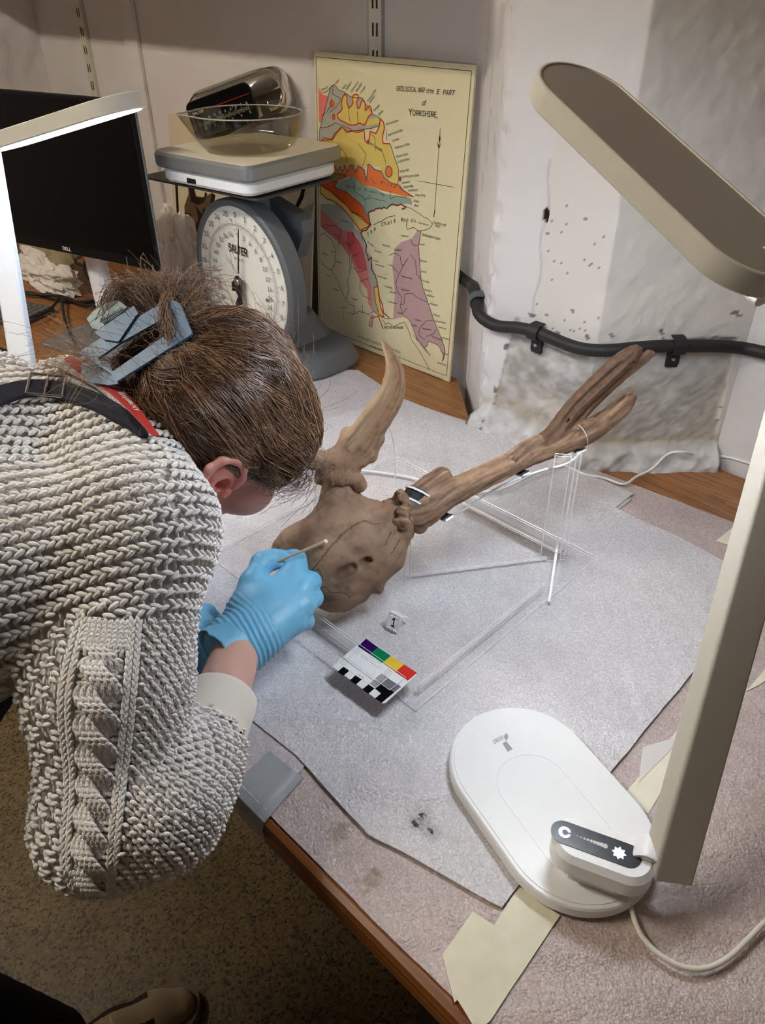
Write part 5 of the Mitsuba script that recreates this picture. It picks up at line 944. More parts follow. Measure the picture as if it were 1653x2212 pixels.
pane(k, 'front', tc + tu * .0115, tx, tu, .0175, .023, .0016, 'clear front leaf', edge=.0007); tu2 = unit(up * .7 - tn * 1.0)
pane(k, 'back', tc + tu * .023 + (-tu2) * .0 + unit(up * -.8 - tn * .9) * .012, tx, unit(up * .8 + tn * .9), .0175, .024, .0016, edge=.0007)
part(k, 'number', text('1', .0125, frame(tc + tu * .0045 - tx * .0036 + np.cross(tx, tu) * .0011, tx, tu, np.cross(tx, tu)), 0, True, .0062), 'm_black', 'black number 1')
# ================================================================ the person bending over the skull
ps = thing('person', 'person with clipped-up brown hair in a grey cable-knit sweater bending over the skull', 'person')
rg5 = np.random.default_rng(5)
hf, hu = R @ V(.50, .28, .82), R @ V(.75, -.65, -.15); hf = unit(hf); hu = unit(hu - hf * (hu @ hf)); hr = np.cross(hf, hu)
HO = dep(489, 1040, .82) - hr * .070; HB = np.stack([hr, hf, hu], 1)             # head frame: x right, y face, z crown
HP = lambda *a: HO + HB @ V(*a)
def toh(p): return (np.asarray(p) - HO) @ HB
SKIN, PINK_, RUDDY = np.array(lin(208, 166, 150)), np.array(lin(244, 156, 146)), np.array(lin(190, 132, 118))
# --- joints
NB, SR, SL = V(-.755, .255, 1.085), V(-.568, .253, 1.061), V(-.945, .265, 1.045)
ER = onz(342, 1735, .868); EP = onz(252, 1745, .862); WR = onz(517, 1392, .842); EL, WL = V(-.93, .36, .835), onz(415, 1372, .80)
TOE = onz(428, 2150, .03); SD_ = unit(V(.30, .95, 0)); HIR, HIL, KR, KL, AR, AL_ = V(-.75, -.24, .86), V(-.92, -.24, .86), V(-.90, -.20, .47), V(-1.15, -.30, .47), TOE * V(1, 1, 0) - SD_ * .225 + V(0, 0, .09), V(-1.2, -.34, .09)
CC = dep(222, 890, .835); CSR, CSL = V(-.72, -.22, .88), V(-.90, -.22, .88)
CUF = onz(448, 1592, .846); FR = [ER, CUF, WR]
# --- head, at fine resolution, in the head frame
f = Field(V(-.10, -.13, -.17), V(.115, .145, .15), .0021)
f.ball((0, -.008, .045), (.074, .097, .087), .01).ball((0, .034, -.018), (.057, .060, .084), .02)
for s in (-1, 1):
    f.capsule((s * .050, .004, -.052), (s * .018, .074, -.094), .020, .017, .016).ball((s * .040, .056, -.018), (.026, .026, .024), .014)
    f.ball((s * .032, .101, .018), .0135, .006, 'cut'); f.capsule((s * .012, .090, .036), (s * .043, .076, .038), .010, .008, .008)
    f.ball((s * .032, .0835, .017), (.0135, .012, .0115), .002)
    f.ball((s * .0105, .108, -.014), .0075, .005)
for s in (-1, 1): f.ball((s * .046, .062, -.008), (.026, .030, .030), .016); f.ball((s * .040, .082, .030), (.018, .014, .014), .010)
f.ball((0, .078, -.096), .018, .012).capsule((0, .098, .030), (0, .120, -.010), .0075, .0105, .008)
f.capsule((-.018, .088, -.047), (.018, .088, -.047), .0065, k=.006).capsule((-.014, .0885, -.057), (.014, .0885, -.057), .0075, k=.005)
nl = toh(NB + V(.0, -.005, -.01)); f.capsule((0, -.030, -.03), nl * .62, .056, .054, .02)
for s in (-1, 1):                                                                  # ears
    E = lambda a, b, o: V(s * (.0745 + .55 * o + a * .10), -.008 + 1.25 * a - b * .24, -.004 + b)
    hx = [(.013, .006, .004), (.014, .020, .006), (.007, .033, .010), (-.006, .037, .013), (-.018, .030, .015), (-.0245, .014, .016), (-.0235, -.004, .014), (-.016, -.018, .010), (-.006, -.027, .007), (.005, -.028, .004)]
    f.capsule(E(.004, .0, -.022), E(-.004, .0, -.012), .016, .014, .006); f.ball(E(-.005, .012, .003), (.005, .018, .024), .004)
    f.chain([np.r_[E(*q), r] for q, r in zip(hx, (.0035, .0042, .0048, .005, .005, .0048, .0045, .0045, .0058, .005))], .003)
    f.chain([np.r_[E(*q), .0032] for q in ((.002, .022, .006), (-.009, .020, .008), (-.0135, .008, .009), (-.012, -.004, .008), (-.004, -.013, .005))], .002)
    f.ball(E(-.001, .001, .008), (.012, .0095, .010), .002, 'cut'); f.ball(E(.003, -.001, -.004), (.010, .005, .006), .002, 'cut'); f.capsule(E(.010, -.003, .003), E(.008, -.010, .003), .0042, .0038, .003)
    f.chain([np.r_[E(*q), .0022] for q in ((-.002, .029, .0125), (-.013, .024, .0145), (-.018, .010, .0150))], .0015, 'cut')
hm = smooth_mesh(f.mesh(), 2); hv = np.array(hm.vertices)
ear = np.clip(1.5 - np.linalg.norm((hv - V(.082, -.012, .004)) / V(.02, .03, .042), axis=1), 0, 1); low = np.clip((.9 - abs(hv[:, 2] + .02) / .05), 0, 1) * (hv[:, 1] > .02)
hm = tm(hv @ HB.T + HO, hm.faces)
# --- the body under the clothes
def body_field(h, grow=0.0):
    P = [HIR, HIL, KR, KL, AR, AL_, SR, SL, ER, WR, EL, WL, NB]; f = field_for([np.r_[p, 0] for p in P], h, .17); g = grow
    TC = [V(-.80, -.20, .90), V(-.79, -.02, .995), V(-.775, .14, 1.045), NB]
    f.chain([np.r_[p, r + g] for p, r in zip(TC, (.105, .100, .095, .05))], .03)
    f.chain([np.r_[p, r + g] for p, r in zip([CSR, V(-.70, -.02, .965), V(-.665, .13, 1.02), SR], (.088, .085, .075, .045))], .03)
    f.chain([np.r_[p, r + g] for p, r in zip([CSL, V(-.885, -.02, .965), V(-.88, .14, 1.02), SL], (.088, .085, .075, .045))], .03)
    return f
f = body_field(.0075); f.chain([np.r_[SR, .045], np.r_[dep(232, 1470, .705), .042], np.r_[EP * .45 + ER * .55, .036], np.r_[ER, .036], np.r_[FR[1], .0345], np.r_[WR, .0262]], .008); f.chain([np.r_[SL, .045], np.r_[EL, .038], np.r_[WL, .027]], .012)
for hip, kn, an in ((HIR, KR, AR), (HIL, KL, AL_)): f.chain([np.r_[hip, .08], np.r_[kn, .052], np.r_[an, .035]], .02)
f.capsule(NB, HP(0, -.02, -.02), .050, .050, .02)
bm = smooth_mesh(f.mesh(), 3)
def mf(m): return m3.Manifold(m3.Mesh(np.array(m.vertices, np.float32), np.array(m.faces, np.uint32)))
try:
    u = mf(hm) + mf(bm); w = u.to_mesh(); um = tm(w.vert_properties[:, :3], w.tri_verts); assert len(um.vertices) > 1000
except Exception: um = cat(hm, bm)
v = np.array(um.vertices); l = toh(v); t = np.clip(.5 + 1.3 * nfbm(v, 60, 3, 2), 0, 1)[:, None]; c = SKIN * (1 - .18 * t) + RUDDY * .18 * t
e = np.clip(1.6 - np.linalg.norm((l - V(.084, -.012, .004)) / V(.022, .030, .046), axis=1), 0, 1)[:, None]; c = c * (1 - .75 * e) + PINK_ * .75 * e
e = np.clip(1.25 - np.linalg.norm((l - V(.045, .055, -.03)) / V(.04, .04, .05), axis=1), 0, 1)[:, None]; c = c * (1 - .35 * e) + PINK_ * .35 * e
inn = np.clip(1.5 - np.linalg.norm((l - V(.077, -.006, .0)) / V(.008, .009, .010), axis=1), 0, 1)[:, None]; c = c * (1 - .4 * inn) + np.array(lin(150, 84, 66)) * .4 * inn
lip = np.clip(1.4 - np.linalg.norm((l - V(0, .096, -.052)) / V(.022, .010, .010), axis=1), 0, 1)[:, None]; c = c * (1 - .6 * lip) + np.array(lin(178, 96, 92)) * .6 * lip
for s in (-1, 1):
    br = np.clip(1.4 - np.linalg.norm((l - V(s * .030, .094, .043)) / V(.020, .012, .0045), axis=1), 0, 1)[:, None]; c = c * (1 - .7 * br) + np.array(lin(74, 54, 42)) * .7 * br
for q in ((505, 1366), (455, 1455), (456, 1465)):
    p = Q(*q, .872)[:3]; mo = np.clip(1.8 - np.linalg.norm(v - p, axis=1) / .0035, 0, 1)[:, None]; c = c * (1 - .4 * mo) + np.array(lin(120, 76, 60)) * .4 * mo
scene['m_skin'] = two({'type': 'principled', 'base_color': VC, 'roughness': .48, 'specular': .35, 'flatness': .0})
part(ps, 'body', um, 'm_skin', 'fair skin', smooth=True, color=np.clip(c, .01, .95))
for s in (-1, 1):
    a = trimesh.creation.icosphere(3, .0118); part(ps, 'eye', tm(np.array(a.vertices) + HP(s * .032, .0846, .0165), a.faces), 'm_white', 'eye looking down', smooth=True)

# --- sweater: a base shape, and yarn laid on it stitch by stitch
YARN = np.array(lin(238, 236, 233))
def sleeve(f, g=0.0):
    f.chain([np.r_[SR, .060 + g], np.r_[dep(236, 1470, .700), .068 + g], np.r_[EP, .060 + g]], .02)
    f.chain([np.r_[ER, .056 + g], np.r_[ER + (CUF - ER) * .5, .050 + g], np.r_[CUF, .041 + g]], .02)
    f.capsule(EP, ER, .060 + g, .056 + g, .02); f.ball(EP - R[:, 0] * .012 + R[:, 1] * .012, .056 + g, .02)
def torso(f, g=0.0):
    f.chain([np.r_[p, r + g] for p, r in zip([V(-.80, -.20, .90), V(-.79, -.02, 1.0), V(-.775, .14, 1.05), NB + V(-.01, -.01, -.01)], (.13, .128, .120, .078))], .05)
    f.chain([np.r_[p, r + g] for p, r in zip([CSR, V(-.695, -.02, .97), V(-.662, .12, 1.02), SR], (.112, .110, .100, .060))], .05)
    f.chain([np.r_[CC, .058 + g], np.r_[CC * .45 + SR * .55 + V(0, 0, -.006), .058 + g], np.r_[SR, .058 + g]], .03)
    f.chain([np.r_[p, r + g] for p, r in zip([CSL, V(-.89, -.02, .97), V(-.88, .14, 1.02), SL], (.112, .110, .100, .062))], .05)
    f.chain([np.r_[SL, .062 + g], np.r_[EL, .055 + g], np.r_[EL + (WL - EL) * .55, .048 + g]], .03)
bnd = [np.r_[p, 0] for p in (V(-.9, -.22, .85), SR, SL, ER, CUF, NB, EL, WL)]
ft = field_for(bnd, .006, .16); torso(ft); fs = Field(ft.lo, ft.lo + ft.h * (ft.n - 1), ft.h); sleeve(fs)
ff = Field(ft.lo, ft.lo + ft.h * (ft.n - 1), ft.h); k_ = .03; h_ = np.clip(.5 + .5 * (ft.d - fs.d) / k_, 0, 1); ff.d = ft.d * (1 - h_) + fs.d * h_ - k_ * h_ * (1 - h_)
# the neck opening and the end of the cuff
cd_ = unit(WR - CUF); ff.capsule(CUF + cd_ * .026, CUF + cd_ * .09, .046, .046, .004, 'cut')
from scipy.ndimage import map_coordinates
def sample(fl, p): return map_coordinates(fl.d, ((np.asarray(p) - fl.lo) / fl.h).T, order=1, mode='nearest')
def grad(fl, p, e=.006):
    g = np.stack([sample(fl, p + d) - sample(fl, p - d) for d in np.eye(3) * e], 1); return g / (np.linalg.norm(g, axis=1, keepdims=True) + 1e-9)
def march(fl, o, d, tmax=.5, steps=120):
    """first surface along the rays; nan where there is none"""
    t = np.zeros(len(o)); ok = np.zeros(len(o), bool)
    for _ in range(steps):
        s = sample(fl, o + d * t[:, None]); hit = s < .0006; ok |= hit; t = np.where(ok, t, t + np.maximum(s * .8, .0015))
    p = o + d * t[:, None]; p[~ok | (t > tmax)] = np.nan; return p
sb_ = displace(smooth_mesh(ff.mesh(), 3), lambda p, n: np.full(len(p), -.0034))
# one stitch leg: a little spindle of yarn
def spindle(k=6):
    loops = []
    for t, r in ((-1, .12), (-.7, .72), (-.2, 1.0), (.35, .9), (.8, .55), (1, .1)):
        a = np.arange(k) * 2 * np.pi / k; loops.append(np.stack([np.full(k, t), r * np.cos(a), r * np.sin(a)], 1))
    return loft(loops)
SPN = spindle(); SV, SF = np.array(SPN.vertices), np.array(SPN.faces)
YV, YF, YC = [], [], []
def stitches(p, tdir, n, ln_, rad, tint=None):
    """spindles at p along tdir on the surface with normal n"""
    ok = np.isfinite(p).all(1); p, tdir, n = p[ok], tdir[ok], n[ok]; ln_ = np.broadcast_to(ln_, len(ok))[ok]; rad = np.broadcast_to(rad, len(ok))[ok]
    tdir = tdir - n * (tdir * n).sum(1, keepdims=True); tdir /= np.linalg.norm(tdir, axis=1, keepdims=True) + 1e-9; b = np.cross(n, tdir)
    v = p[:, None] + SV[None, :, :1] * tdir[:, None] * ln_[:, None, None] + SV[None, :, 1:2] * b[:, None] * rad[:, None, None] + SV[None, :, 2:] * n[:, None] * rad[:, None, None]
    base = sum(len(x) for x in YV); YV.append(v.reshape(-1, 3)); YF.append((SF[None] + (np.arange(len(p)) * len(SV))[:, None, None]).reshape(-1, 3) + base)
    cc = YARN * (1 + .10 * (rg5.random((len(p), 1)) - .5)) * (1 if tint is None else np.asarray(tint)); YC.append(np.repeat(cc, len(SV), 0))
# body panel: ribs running along the back towards the right shoulder
n0 = unit(V(.50, -.42, .76)); w0 = unit(V(.07, .908, .414) - n0 * (V(.07, .908, .414) @ n0)); m0 = np.cross(w0, n0); es = unit(w0 + .55 * m0); et = np.cross(es, n0)
RP, SP = .0122, .0086
NAX = None; AXS = unit(EP - SR); SLN = np.linalg.norm(EP - SR); S0 = .30
def on_sleeve(p): return (NEAR_SLEEVE(p) < .004) & ((p - SR) @ AXS > S0 * SLN)
ctr = V(-.66, .12, 1.10)
si, ti = np.meshgrid(np.arange(-48, 40), np.arange(-24, 27), indexing='ij'); si, ti = si.ravel(), ti.ravel()
NEAR_SLEEVE = lambda p: sample(fs, p) - sample(ft, p)
def panel(off_s, off_t, ang, ln_, rad, lift, th=0.0, lo=-40, hi=38, jit=.0006):
    """one family of stitches; th turns the laying direction within the planes of the ribs, so that ribs run on over shoulder and side"""
    c_, s_ = math.cos(th), math.sin(th); nt, e_ = n0 * c_ + es * s_, es * c_ - n0 * s_; c0 = ctr - n0 * .06
    o = c0 + nt * .34 + e_ * ((si + off_s) * SP)[:, None] + et * ((ti + off_t) * RP)[:, None] + rg5.normal(0, jit, (len(si), 3)); p = march(ff, o, np.broadcast_to(-nt, o.shape), .62)
    g = np.zeros_like(p); ok = np.isfinite(p).all(1); g[ok] = grad(ff, p[ok]); phi = np.degrees(np.arctan2(g @ es, g @ n0))
    bad = np.zeros(len(p), bool); bad[ok] = on_sleeve(p[ok]) | (phi[ok] < lo) | (phi[ok] >= hi) | (abs(g[ok] @ et) > .97) | (np.linalg.norm(p[ok] - CC - V(.02, .01, .03), axis=1) < .052); p[bad] = np.nan
    d = e_[None] * math.cos(ang) + et[None] * math.sin(ang); stitches(p + g * lift, np.broadcast_to(d, p.shape), g, ln_, rad)
for th_, lo_, hi_ in ((0, -42, 38), (math.radians(72), 38, 112), (math.radians(-70), -100, -42)):
    panel(0, -.13, .50, .0060, .0026, .0028, th_, lo_, hi_); panel(0.5, .13, -.50, .0060, .0026, .0028, th_, lo_, hi_)     # the V of every knit stitch
    panel(.25, .50, 1.35, .0048, .0018, -.0016, th_, lo_, hi_)                                                               # the bars in the furrow
# sleeve: its own columns down the arm, with a cable between two ridges
def sleeve_pt(s, a):
    """a point on the sleeve axis and the outward direction, s from 0 (shoulder) to 1 (elbow)"""
    P = SR + (EP - SR) * s[:, None]; ax = AXS; q = unit(-zc - ax * (-zc @ ax)); r = np.cross(ax, q); r = r * np.sign(r @ R[:, 0])                # q faces the room
    return P, np.cos(a)[:, None] * q + np.sin(a)[:, None] * r, ax, q, r
def sleeve_march(s, a):
    P, d, ax, q, r = sleeve_pt(s, a); o = P + d * .16; p = march(ff, o, -d, .17); ok = np.isfinite(p).all(1); g = np.zeros_like(p); g[ok] = grad(ff, p[ok]); al_ = np.broadcast_to(ax, p.shape); ac = np.cross(g, al_)
    bad = np.zeros(len(p), bool); bad[ok] = ~on_sleeve(p[ok]) & ((p[ok] - SR) @ AXS < .8 * SLN); p[bad] = np.nan; return p, g, al_, ac
NC, RS = 84, .0058
cab = 4.0                                                                          # columns the cable takes up on either side of its middle
cmid = .02; da = 2 * np.pi / NC
for c_ in range(NC):
    a0 = cmid + (c_ + .5) * da; a0 = (a0 + np.pi) % (2 * np.pi) - np.pi; off = (a0 - cmid) / da
    s = np.arange(-.05, 1.32, RS / SLN); aa = np.full(len(s), a0)
    if abs(off) < cab - .5:                                                       # plain ground under the cable
        p, g, al_, ac = sleeve_march(s, aa); stitches(p + g * .0004, al_ * .25 + ac, g, .0034, .0020); continue
    if abs(off) < cab + .6:                                                       # the ridges along the cable
        for u_, an in ((-.16, .35), (.16, -.35)):
            p, g, al_, ac = sleeve_march(s + (0 if u_ < 0 else .5) * RS / SLN, aa + u_ * da); stitches(p + g * .0034, al_ * math.cos(an) + ac * math.sin(an), g, .0048, .0020)
        continue
    if -26 < off < 0:                                                             # broad ribs of bobbles left of the cable
        rib = int(-off - cab) // 2; j = np.arange(len(s)) + 2 * rib; on = j % 4 < 2; side_ = int(-off - cab) % 2
        p, g, al_, ac = sleeve_march(s, aa); lift = np.where(on, .0046, .0008); an = np.where(on, 1.25 if side_ else 1.85, .15)
        p = p + g * lift[:, None] + rg5.normal(0, .0004, p.shape); stitches(p, al_ * np.cos(an)[:, None] + ac * np.sin(an)[:, None], g, np.where(on, .0044, .0036), np.where(on, .0023, .0016)); continue
    p, g, al_, ac = sleeve_march(s + .5 * RS / SLN, aa + .5 * da); stitches(p + g * .0002, al_ * .6 + ac, g, .0040, .0021)
    alt = (np.arange(len(s)) + c_) % 2 == 0; lift = np.where(alt, .0034, .0004)
    p, g, al_, ac = sleeve_march(s, aa); p = p + g * lift[:, None] + rg5.normal(0, .0005, p.shape); an = np.where(alt, 1.2, .3) + rg5.normal(0, .25, len(s)); stitches(p, al_ * np.cos(an)[:, None] + ac * np.sin(an)[:, None], g, .0036, np.where(alt, .0021, .0017))
# the cable itself: two plies of four strands crossing over each other
PER = .098; ns = int(1.0 * SLN / .0042)
for ply in (0, 1):
    for st in range(4):
        s = np.linspace(S0 + .02, 1.22, ns); flat_ = np.clip((s - S0 - .10) / .05, 0, 1); ph = s / PER * np.pi + ply * np.pi; lat = np.sin(ph) * 1.40 * flat_ + (1 - flat_) * (1.6 if ply else -1.6) + (st - 1.5) * .80; over = np.cos(ph); lift = .0030 + .0046 * np.clip(over, -.7, 1) * flat_
        p, g, al_, ac = sleeve_march(s, cmid + lat * da)
        p = p + g * lift[:, None]; d = np.gradient(np.nan_to_num(p), axis=0); d /= np.linalg.norm(d, axis=1, keepdims=True) + 1e-9; nan = ~np.isfinite(p).all(1)
        for q_ in (-1, 1):
            stitches(np.where(nan[:, None], np.nan, p + q_ * .0009 * np.cross(g, d)), d + q_ * .42 * np.cross(g, d), g, .0042, .0020)
# forearm part of the sleeve and the ribbed cuff
axf = unit(CUF - ER); LF = np.linalg.norm(CUF - ER)
qf = unit(-zc - axf * (-zc @ axf)); rf = np.cross(axf, qf)
for c_ in range(56):
    a0 = c_ * 2 * np.pi / 56; s = np.arange(.25, LF + .022, .0068); cf = s > LF - .045; P = ER + axf * s[:, None]; d = math.cos(a0) * qf + math.sin(a0) * rf; p = march(ff, P + d * .13, np.broadcast_to(-d, P.shape), .13); ok = np.isfinite(p).all(1); g = np.zeros_like(p); g[ok] = grad(ff, p[ok])
    al_ = np.broadcast_to(axf, p.shape); ac = np.cross(g, al_); lift = np.where(cf, .0030 if c_ % 4 < 2 else -.0006, np.where((np.arange(len(s)) + c_) % 2 == 0, .0026, .0008))
    for sg in (-1, 1):
        an = sg * np.where(cf, .3, .8); stitches(p + g * lift[:, None] + ac * sg * .0012, al_ * np.cos(an)[:, None] + ac * np.sin(an)[:, None], g, .0048, .0022)
# ribbed collar round the neck: a band dropped on the sweater between strap and lanyard, ribs across it
def skinpath(px, fl, lift):
    """the near surface of the sweater under the given picture positions"""
    o = np.tile(EYE, (len(px), 1)); d = np.array([unit(ray(*q)) for q in px]); p = march(fl, o + d * .35, d, 1.0, 260); ok = np.isfinite(p).all(1); p = p[ok]; g = grad(fl, p); return p + g * lift, g
ca_, cb_ = spline(np.array([(60, 800, 0), (110, 802, 0), (170, 824, 0), (225, 862, 0), (285, 912, 0), (330, 962, 0)], float), 150)[:, :2], spline(np.array([(74, 762, 0), (128, 764, 0), (172, 790, 0), (222, 832, 0), (280, 890, 0), (330, 948, 0)], float), 150)[:, :2]
rib_ = .0022 * np.sign(np.sin(np.arange(150) * 2 * np.pi / 6)) ; rows = []
for t_ in (0, .2, .5, .8, 1.0):
    pp, gg_ = skinpath(ca_ * (1 - t_) + cb_ * t_, ff, 0)
    rows.append((pp, gg_))
nm_ = min(len(r[0]) for r in rows); rows = [r[0][:nm_] + r[1][:nm_] * ((.0065 + .003 * math.sin(np.pi * min(1, .25 + k_ * .2)))+ rib_[:nm_])[:, None] for k_, r in enumerate(rows)]
e_ = rows[-1] - rows[0] * 0; col_v = np.vstack(rows + [rows[-1] - V(0, 0, .010)]); ii, jj = np.meshgrid(np.arange(5), np.arange(nm_ - 1), indexing='ij'); A_ = (ii * nm_ + jj).ravel(); col_m = tm(col_v, np.vstack([np.stack([A_, A_ + 1, A_ + nm_ + 1], 1), np.stack([A_, A_ + nm_ + 1, A_ + nm_], 1)]))
yv = np.vstack(YV); yf = np.vstack(YF); yc = np.vstack(YC)
allm = cat(sb_, tm(yv, yf), col_m); bc_ = np.vstack([np.broadcast_to(YARN * .60, (len(sb_.vertices), 3)), yc, np.broadcast_to(YARN * 1.0, (len(col_m.vertices), 3))])  # base darker than the yarn: shade of the knit gaps put into its colour
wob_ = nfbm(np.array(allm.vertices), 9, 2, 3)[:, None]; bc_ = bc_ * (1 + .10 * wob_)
scene['m_knit'] = two(bump({'type': 'principled', 'base_color': VC, 'roughness': .95, 'specular': .08, 'sheen': .4}, lambda p, n, uv: fbm(p.x * 900, p.y * 900, p.z * 900, 2), .0009, 3e-4))
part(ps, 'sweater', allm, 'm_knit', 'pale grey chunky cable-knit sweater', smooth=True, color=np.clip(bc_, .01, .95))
# white undershirt cuff
qc = basis(cd_)[:, 0]; rc = np.cross(cd_, qc)
uc = [CUF + cd_ * .0, CUF + cd_ * .030, CUF + cd_ * .052]
def cuff_ring(c, r, n=60): aa = np.linspace(0, 2 * np.pi, n, endpoint=False); return c + r * (np.cos(aa)[:, None] * qc + np.sin(aa)[:, None] * rc)
part(ps, 'shirt_cuff', loft([cuff_ring(uc[0], .039), cuff_ring(uc[1], .040), cuff_ring(uc[2] - cd_ * .008, .0405), cuff_ring(uc[2] - cd_ * .006, .0398), cuff_ring(uc[2], .0402), cuff_ring(uc[2] + cd_ * .001, .0385), cuff_ring(uc[1], .0375)], cap=False), plastic('m_cuff', lin(224, 216, 204), .9), 'white undershirt cuff', smooth=True)
# trousers, apron, strap, lanyard
f = field_for([np.r_[p, 0] for p in (HIR, HIL, KR, KL, AR, AL_)], .013, .16)
for hip, kn, an in ((HIR, KR, AR), (HIL, KL, AL_)): f.chain([np.r_[hip, .10], np.r_[kn, .068], np.r_[an + V(0, 0, .02), .056]], .03)
f.capsule(HIR, HIL, .10, k=.03); part(ps, 'trousers', smooth_mesh(f.mesh(), 3), plastic('m_trouser', lin(20, 20, 22), .9), 'black trousers', smooth=True)
f = field_for([np.r_[p, 0] for p in (CSR, CSL, V(-.77, .2, .95))], .010, .16); f.chain([np.r_[V(-.72, -.18, .80), .10], np.r_[V(-.70, -.02, .885), .105], np.r_[V(-.69, .10, .95), .08]], .03); f.chain([np.r_[V(-.88, -.18, .80), .10], np.r_[V(-.88, -.02, .885), .10], np.r_[V(-.86, .10, .95), .08]], .03); f.capsule((-.8, -.18, .80), (-.78, .1, .95), .10, .08, .04)
part(ps, 'apron', smooth_mesh(f.mesh(), 3), 'm_navy', 'dark navy apron under the sweater', smooth=True)
def ribbon(px, w, fl, lift, th=.0015, n=60):
    p, g = skinpath(px, fl, lift); P = spline(p, n); t = np.gradient(P, axis=0); t /= np.linalg.norm(t, axis=1, keepdims=True); G = grad(fl, P); b = np.cross(G, t); b /= np.linalg.norm(b, axis=1, keepdims=True); w = np.broadcast_to(w, n)[:, None] / 2
    return loft(np.stack([P + b * w, P + b * w * .9 + G * th, P - b * w * .9 + G * th, P - b * w], 1)), P, b, G, t
sm_, SPt, sB, sG, sT = ribbon([(-60, 878), (0, 864), (50, 850), (100, 848), (150, 856), (200, 874), (250, 902), (290, 934), (310, 956)], np.interp(np.arange(60), [0, 30, 48, 59], [.022, .022, .020, .008]), ff, .0045, .004)
part(ps, 'apron_strap', sm_, 'm_navy', 'dark navy apron strap', smooth=40)
i = np.argmin(np.linalg.norm(project(SPt)[0] - (100, 852), axis=1)); bp_ = SPt[i] + sG[i] * .006; bt, bb, bn = sT[i], sB[i], sG[i]
bk = [bp_ + bt * x * .0165 + bb * y * .0145 for x, y in ((-1, -1), (1, -1), (1, 1), (-1, 1), (-1, -1))]
kbk = part(ps, 'apron_strap__buckle', cat(*[tube([p, q], .0014, 8) for p, q in zip(bk[:-1], bk[1:])], tube([bp_ - bt * .0165 * 0 + bb * .0145, bp_ - bb * .0145], .0011, 8)), 'm_steel', 'steel buckle', smooth=40)
plastic('m_red', lin(176, 52, 46), .6)
lm_, LP_, LB_, LG_, LT_ = ribbon([(130, 772), (155, 795), (200, 826), (245, 864), (290, 912), (330, 966)], np.interp(np.arange(60), [0, 10, 40, 59], [.008, .013, .013, .008]), ff, .0115, .0012)
kl = part(ps, 'lanyard', lm_, 'm_red', 'red lanyard with white lettering', smooth=40)
cl_ = np.r_[0, np.cumsum(np.linalg.norm(np.diff(LP_, axis=0), axis=1))]; let = []; i0 = np.argmin(np.linalg.norm(project(LP_)[0] - (284, 900), axis=1)); s_ = cl_[i0]
for ch in 'Archaeology':
    wch = {'l': .0018, 'r': .0026, 'A': .0046}.get(ch, .0036); q0_ = np.array([np.interp(s_, cl_, LP_[:, i]) for i in range(3)]); j_ = min(np.searchsorted(cl_, s_), 59); tx_ = -LT_[j_]; nz = LG_[j_]; ty_ = np.cross(nz, tx_)
    let.append(text(ch, .0046, frame(q0_ + nz * .0016 - ty_ * .0034, tx_, ty_, nz), 0, True, wch * .86)); s_ -= wch
part(kl, 'lettering', cat(*let), 'm_white', 'white lettering', kind='stuff')

# --- gloved hands
GL = np.array(lin(116, 176, 206))
def glove_hand(name, wrist, mcps, fingers, thumb, palm_r, cuffdir, label, seed):
    pts = [np.r_[wrist, .03]] + [np.r_[m, .02] for m in mcps]; f = field_for(pts + [p for fg in fingers for p in fg] + list(thumb), .0017, .05)
    w1, w2 = wrist; 
    return f
W1, W2 = Q(497, 1380, .845, .0265), Q(530, 1400, .838, .0265)
M1, M2, M3, M4 = Q(634, 1240, .858, .0150), Q(655, 1272, .856, .0150), Q(656, 1308, .848, .0145), Q(634, 1342, .838, .0135)
f = field_for([W1, W2, M1, M2, M3, M4, Q(600, 1195, .85), Q(480, 1400, .82)], .0016, .05)
for wp_, mm in ((W1, M1), (W1, M2), (W2, M3), (W2, M4)): f.capsule(wp_[:3], mm[:3], wp_[3], mm[3], .014)
f.capsule(M1[:3], M4[:3], .014, .0125, .01); f.capsule(Q(560, 1300, .85)[:3], Q(600, 1330, .842)[:3], .022, .020, .02)
FG = [[M1, Q(656, 1212, .856, .0118), Q(643, 1196, .852, .0105), Q(622, 1196, .850, .0092)], [M2, Q(676, 1255, .846, .0118), Q(664, 1236, .832, .0105), Q(640, 1226, .828, .0095)],
      [M3, Q(678, 1292, .836, .0115), Q(662, 1280, .820, .0105), Q(636, 1268, .818, .0095)], [M4, Q(660, 1342, .822, .0105), Q(648, 1326, .808, .0098), Q(624, 1312, .808, .0090)]]
for g_ in FG: f.chain(g_, .0055)
f.chain([Q(522, 1320, .848, .020), Q(546, 1258, .862, .0150), Q(566, 1216, .868, .0128), Q(590, 1208, .866, .0115), Q(610, 1206, .860, .0098)], .010)          # thumb
f.chain([Q(612, 1188, .852, .006), Q(630, 1184, .852, .0065), Q(650, 1190, .850, .006)], .004)
gm = smooth_mesh(f.mesh(), 2); v = np.array(gm.vertices); hd_ = unit(M2[:3] - (W1[:3] + W2[:3]) / 2); wc_ = (W1[:3] + W2[:3]) / 2; tt = (v - wc_) @ hd_
side = np.cross(hd_, unit(-zc)); lat = (v - wc_) @ side; wr_ = np.clip(1 - abs(tt - .014) / .034, 0, 1)
wave = np.sin((tt + .9 * lat * .35 + .004 * nfbm(v, 40, 2, 3)) * 2 * np.pi / .0072 + 5 * nfbm(v, 18, 2, 4)); gm = displace(gm, lambda p, n: .0014 * wr_ * wave + .0007 * nfbm(p, 60, 3, 6) + .0009 * np.clip(1 - abs(tt - .09) / .05, 0, 1) * nfbm(p, 130, 2, 9))
scene['m_glove'] = two({'type': 'principled', 'base_color': rgb(lin(112, 180, 214)), 'roughness': .42, 'specular': .45})
